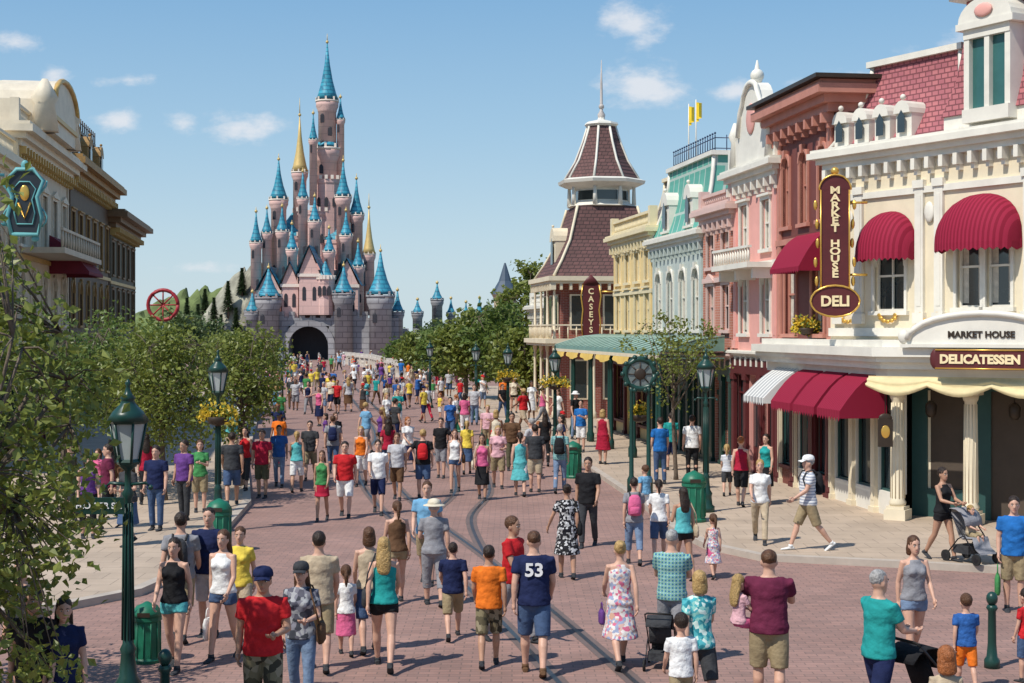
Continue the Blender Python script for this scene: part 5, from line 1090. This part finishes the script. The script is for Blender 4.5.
q=G(640,498); t=thing('wreath_sign','round dark wreath medallion on two green posts by the shops','sign',(q.x,q.y,gz(q)))
for s in (-.22,.22): m=MB(); m.lathe([(.11,0),(.11,.35),(.06,.45),(.045,2.6),(.08,2.7)],(s,0),10); m.build('post',DGREEN,t)
m=MB(); n=20; m.tube([(.38*math.cos(2*PI*i/n),0,3.05+.38*math.sin(2*PI*i/n)) for i in range(n+1)],.08,8)
for i in range(10): a=2*PI*i/10; m.ell((.44*math.cos(a),-.03,3.05+.44*math.sin(a)),.07,7,5)
m.build('ring',DGREEN,t); m=MB(); m.xprism([(.34*math.cos(2*PI*i/n),3.05+.34*math.sin(2*PI*i/n)) for i in range(n)],-.03,.03); o=m.build('face',mat('grey_metal',(.2,.23,.22),.4,.4),t)
m=MB(); m.ell((0,-.05,3.05),(.15,.04,.15))
for i in range(8): a=PI/4*i; m.tube([(0,-.05,3.05),(.3*math.cos(a),-.05,3.05+.3*math.sin(a))],.015,5)
m.build('ornament',BRONZE,o)
def bin_():
    t=thing('litter_bin','x','litter bin'); m=MB(); m.lathe([(.3,0),(.31,.06),(.28,.1),(.28,.85),(.31,.88),(.31,.95)],n=12,sm=False)
    for i in range(12): a=2*PI*i/12; m.tube([(.285*math.cos(a),.285*math.sin(a),.12),(.285*math.cos(a),.285*math.sin(a),.84)],.014,4)
    m.build('body',mat('bin_green',(.012,.14,.08),.45,var=.25,vs=4),t); m=MB(); m.lathe([(.31,.955),(.3,1.05),(.22,1.17),(.1,1.22),(.03,1.26)],n=12); m.build('lid',mat('bin_green',(0,0,0)),t); m=MB(); m.box(-.13,.13,-.31,-.29,.98,1.07); m.build('flap',BRONZE,t); return t
b0=bin_(); bp=[(694,527,.88,'green litter bin beside the lamp on the right pavement'),(489,447,1.,'green litter bin in front of the far lamp'),(573,478,.85,'green litter bin by the plaid shirt'),(219,552,.82,'green litter bin below the left kerb lamp'),(147,662,.62,'low green litter bin near the bottom left'),(460,432,.95,'far green litter bin left of the lamps')]
for i,(px,py,s,lb) in enumerate(bp):
    q=G(px,py)
    if i==0: b0.location=(q.x,q.y,gz(q)); b0['label']=lb; b0['group']='green litter bins'; b0.scale=(s,)*3
    else: dup(b0,(q.x,q.y,gz(q)),0,lb,s)
def boll():
    t=thing('bollard','x','bollard'); m=MB(); m.lathe([(.1,0),(.1,.1),(.07,.14),(.055,.3),(.05,.72),(.075,.76),(.055,.8)],n=12); m.build('shaft',DGREEN,t); m=MB(); m.ell((0,0,.88),(.075,.075,.09),10,8); m.build('finial',DGREEN,t); return t
k0=boll()
for i,(px,py,lb) in enumerate([(992,668,'dark green bollard beside the boy in orange shorts'),(165,742,'dark green bollard at the bottom left')]):
    q=G(px,py)
    if i==0: k0.location=(q.x,q.y,gz(q)); k0['label']=lb; k0['group']='bollards'
    else: dup(k0,(q.x,q.y,gz(q)),0,lb)
print('all',time.time()-T0,len(bpy.data.objects))
# ------------------------------------------------ light, sky, camera
sd=V((-.68,-.6,1.22)).normalized(); el=math.asin(sd.z); az=math.atan2(sd.x,sd.y)
w=bpy.data.worlds.new('World'); sc.world=w; w.use_nodes=True; nt=w.node_tree; N=nt.nodes; bg=N['Background']; bg.inputs[1].default_value=.12
sky=N.new('ShaderNodeTexSky'); sky.sky_type='NISHITA'; sky.sun_disc=False; sky.sun_elevation=el; sky.sun_rotation=az; sky.air_density=1.0; sky.dust_density=.6; sky.ozone_density=1.6
tc=N.new('ShaderNodeTexCoord'); sp=N.new('ShaderNodeSeparateXYZ'); lk(nt,tc.outputs['Generated'],sp.inputs[0])
def mth(op,a,b=None,c=None):
    n=N.new('ShaderNodeMath'); n.operation=op
    for i,x in enumerate((a,b,c)):
        if x is None: continue
        if isinstance(x,(int,float)): n.inputs[i].default_value=x
        else: lk(nt,x,n.inputs[i])
    return n.outputs[0]
ysafe=mth('MAXIMUM',sp.outputs[1],.05); ax=mth('DIVIDE',sp.outputs[0],ysafe); ez=mth('DIVIDE',sp.outputs[2],ysafe)
cb=N.new('ShaderNodeCombineXYZ'); lk(nt,ax,cb.inputs[0]); lk(nt,ez,cb.inputs[1])
nz=N.new('ShaderNodeTexNoise'); nz.inputs['Scale'].default_value=38; nz.inputs['Detail'].default_value=8; nz.inputs['Roughness'].default_value=.6
mp=N.new('ShaderNodeMapping'); mp.inputs['Scale'].default_value=(1,1.8,1); lk(nt,cb.outputs[0],mp.inputs[0]); lk(nt,mp.outputs[0],nz.inputs['Vector'])
acc=None
for px,py,wx,wy,s in [(646,86,60,30,1.15),(636,22,44,30,1.1),(240,128,56,22,1.),(116,121,38,17,.95),(16,43,34,16,1.),(56,77,20,14,.75),(738,91,38,16,.95),(840,88,62,22,1.05),(182,122,30,13,.75),(945,45,50,16,.5),(205,268,60,9,.7),(130,80,40,8,.5)]:
    vm=N.new('ShaderNodeVectorMath'); vm.operation='SUBTRACT'; lk(nt,cb.outputs[0],vm.inputs[0]); vm.inputs[1].default_value=((px-512)/F,(330-py)/F,0)
    v2=N.new('ShaderNodeVectorMath'); v2.operation='MULTIPLY'; lk(nt,vm.outputs[0],v2.inputs[0]); v2.inputs[1].default_value=(F/wx,F/wy,0)
    v3=N.new('ShaderNodeVectorMath'); v3.operation='LENGTH'; lk(nt,v2.outputs[0],v3.inputs[0])
    k=mth('MULTIPLY',mth('SUBTRACT',1.,v3.outputs['Value']),s); acc=k if acc is None else mth('MAXIMUM',acc,k)
acc=mth('MAXIMUM',acc,-.6)
dens=mth('ADD',acc,mth('MULTIPLY',mth('SUBTRACT',nz.outputs[0],.5),2.0))
mr=N.new('ShaderNodeMapRange'); mr.interpolation_type='SMOOTHSTEP'; mr.inputs[1].default_value=.1; mr.inputs[2].default_value=1.0; mr.inputs[4].default_value=.8; lk(nt,dens,mr.inputs[0])
cr=N.new('ShaderNodeValToRGB'); lk(nt,mth('MULTIPLY',sp.outputs[2],1.),cr.inputs[0]); el_=cr.color_ramp.elements
stops=[(0,(.60,.74,.82)),(.06,(.50,.68,.81)),(.13,(.36,.58,.78)),(.22,(.22,.45,.72)),(1,(.07,.2,.5))]
while len(el_)<len(stops): el_.new(.5)
for e_,(p_,c_) in zip(el_,stops): e_.position=p_; e_.color=(*c_,1)
gs=N.new('ShaderNodeVectorMath'); gs.operation='SCALE'; gs.inputs['Scale'].default_value=1/.12; lk(nt,cr.outputs[0],gs.inputs[0])
m1=N.new('ShaderNodeMix'); m1.data_type='RGBA'; m1.inputs[0].default_value=.8; lk(nt,sky.outputs[0],m1.inputs[6]); lk(nt,gs.outputs[0],m1.inputs[7])
m2=N.new('ShaderNodeMix'); m2.data_type='RGBA'; lk(nt,mr.outputs[0],m2.inputs[0]); lk(nt,m1.outputs[2],m2.inputs[6]); m2.inputs[7].default_value=(6.9,7.0,7.3,1)
lk(nt,m2.outputs[2],bg.inputs[0])
sl=bpy.data.lights.new('sun','SUN'); sl.energy=4.6; sl.angle=R(.5); sl.color=(1,.94,.84); so=bpy.data.objects.new('sun',sl); C.objects.link(so); so.rotation_euler=sd.to_track_quat('Z','Y').to_euler()
cd=bpy.data.cameras.new('camera'); cd.sensor_width=36; cd.lens=36*F/1024; cd.shift_y=-(341.5-HY)/1024; cd.clip_end=9000; co=bpy.data.objects.new('camera',cd); C.objects.link(co); co.location=(0,0,H0); co.rotation_euler=(PI/2,0,0); sc.camera=co
sc.view_settings.view_transform='Standard'; sc.view_settings.look='None'; sc.view_settings.exposure=0
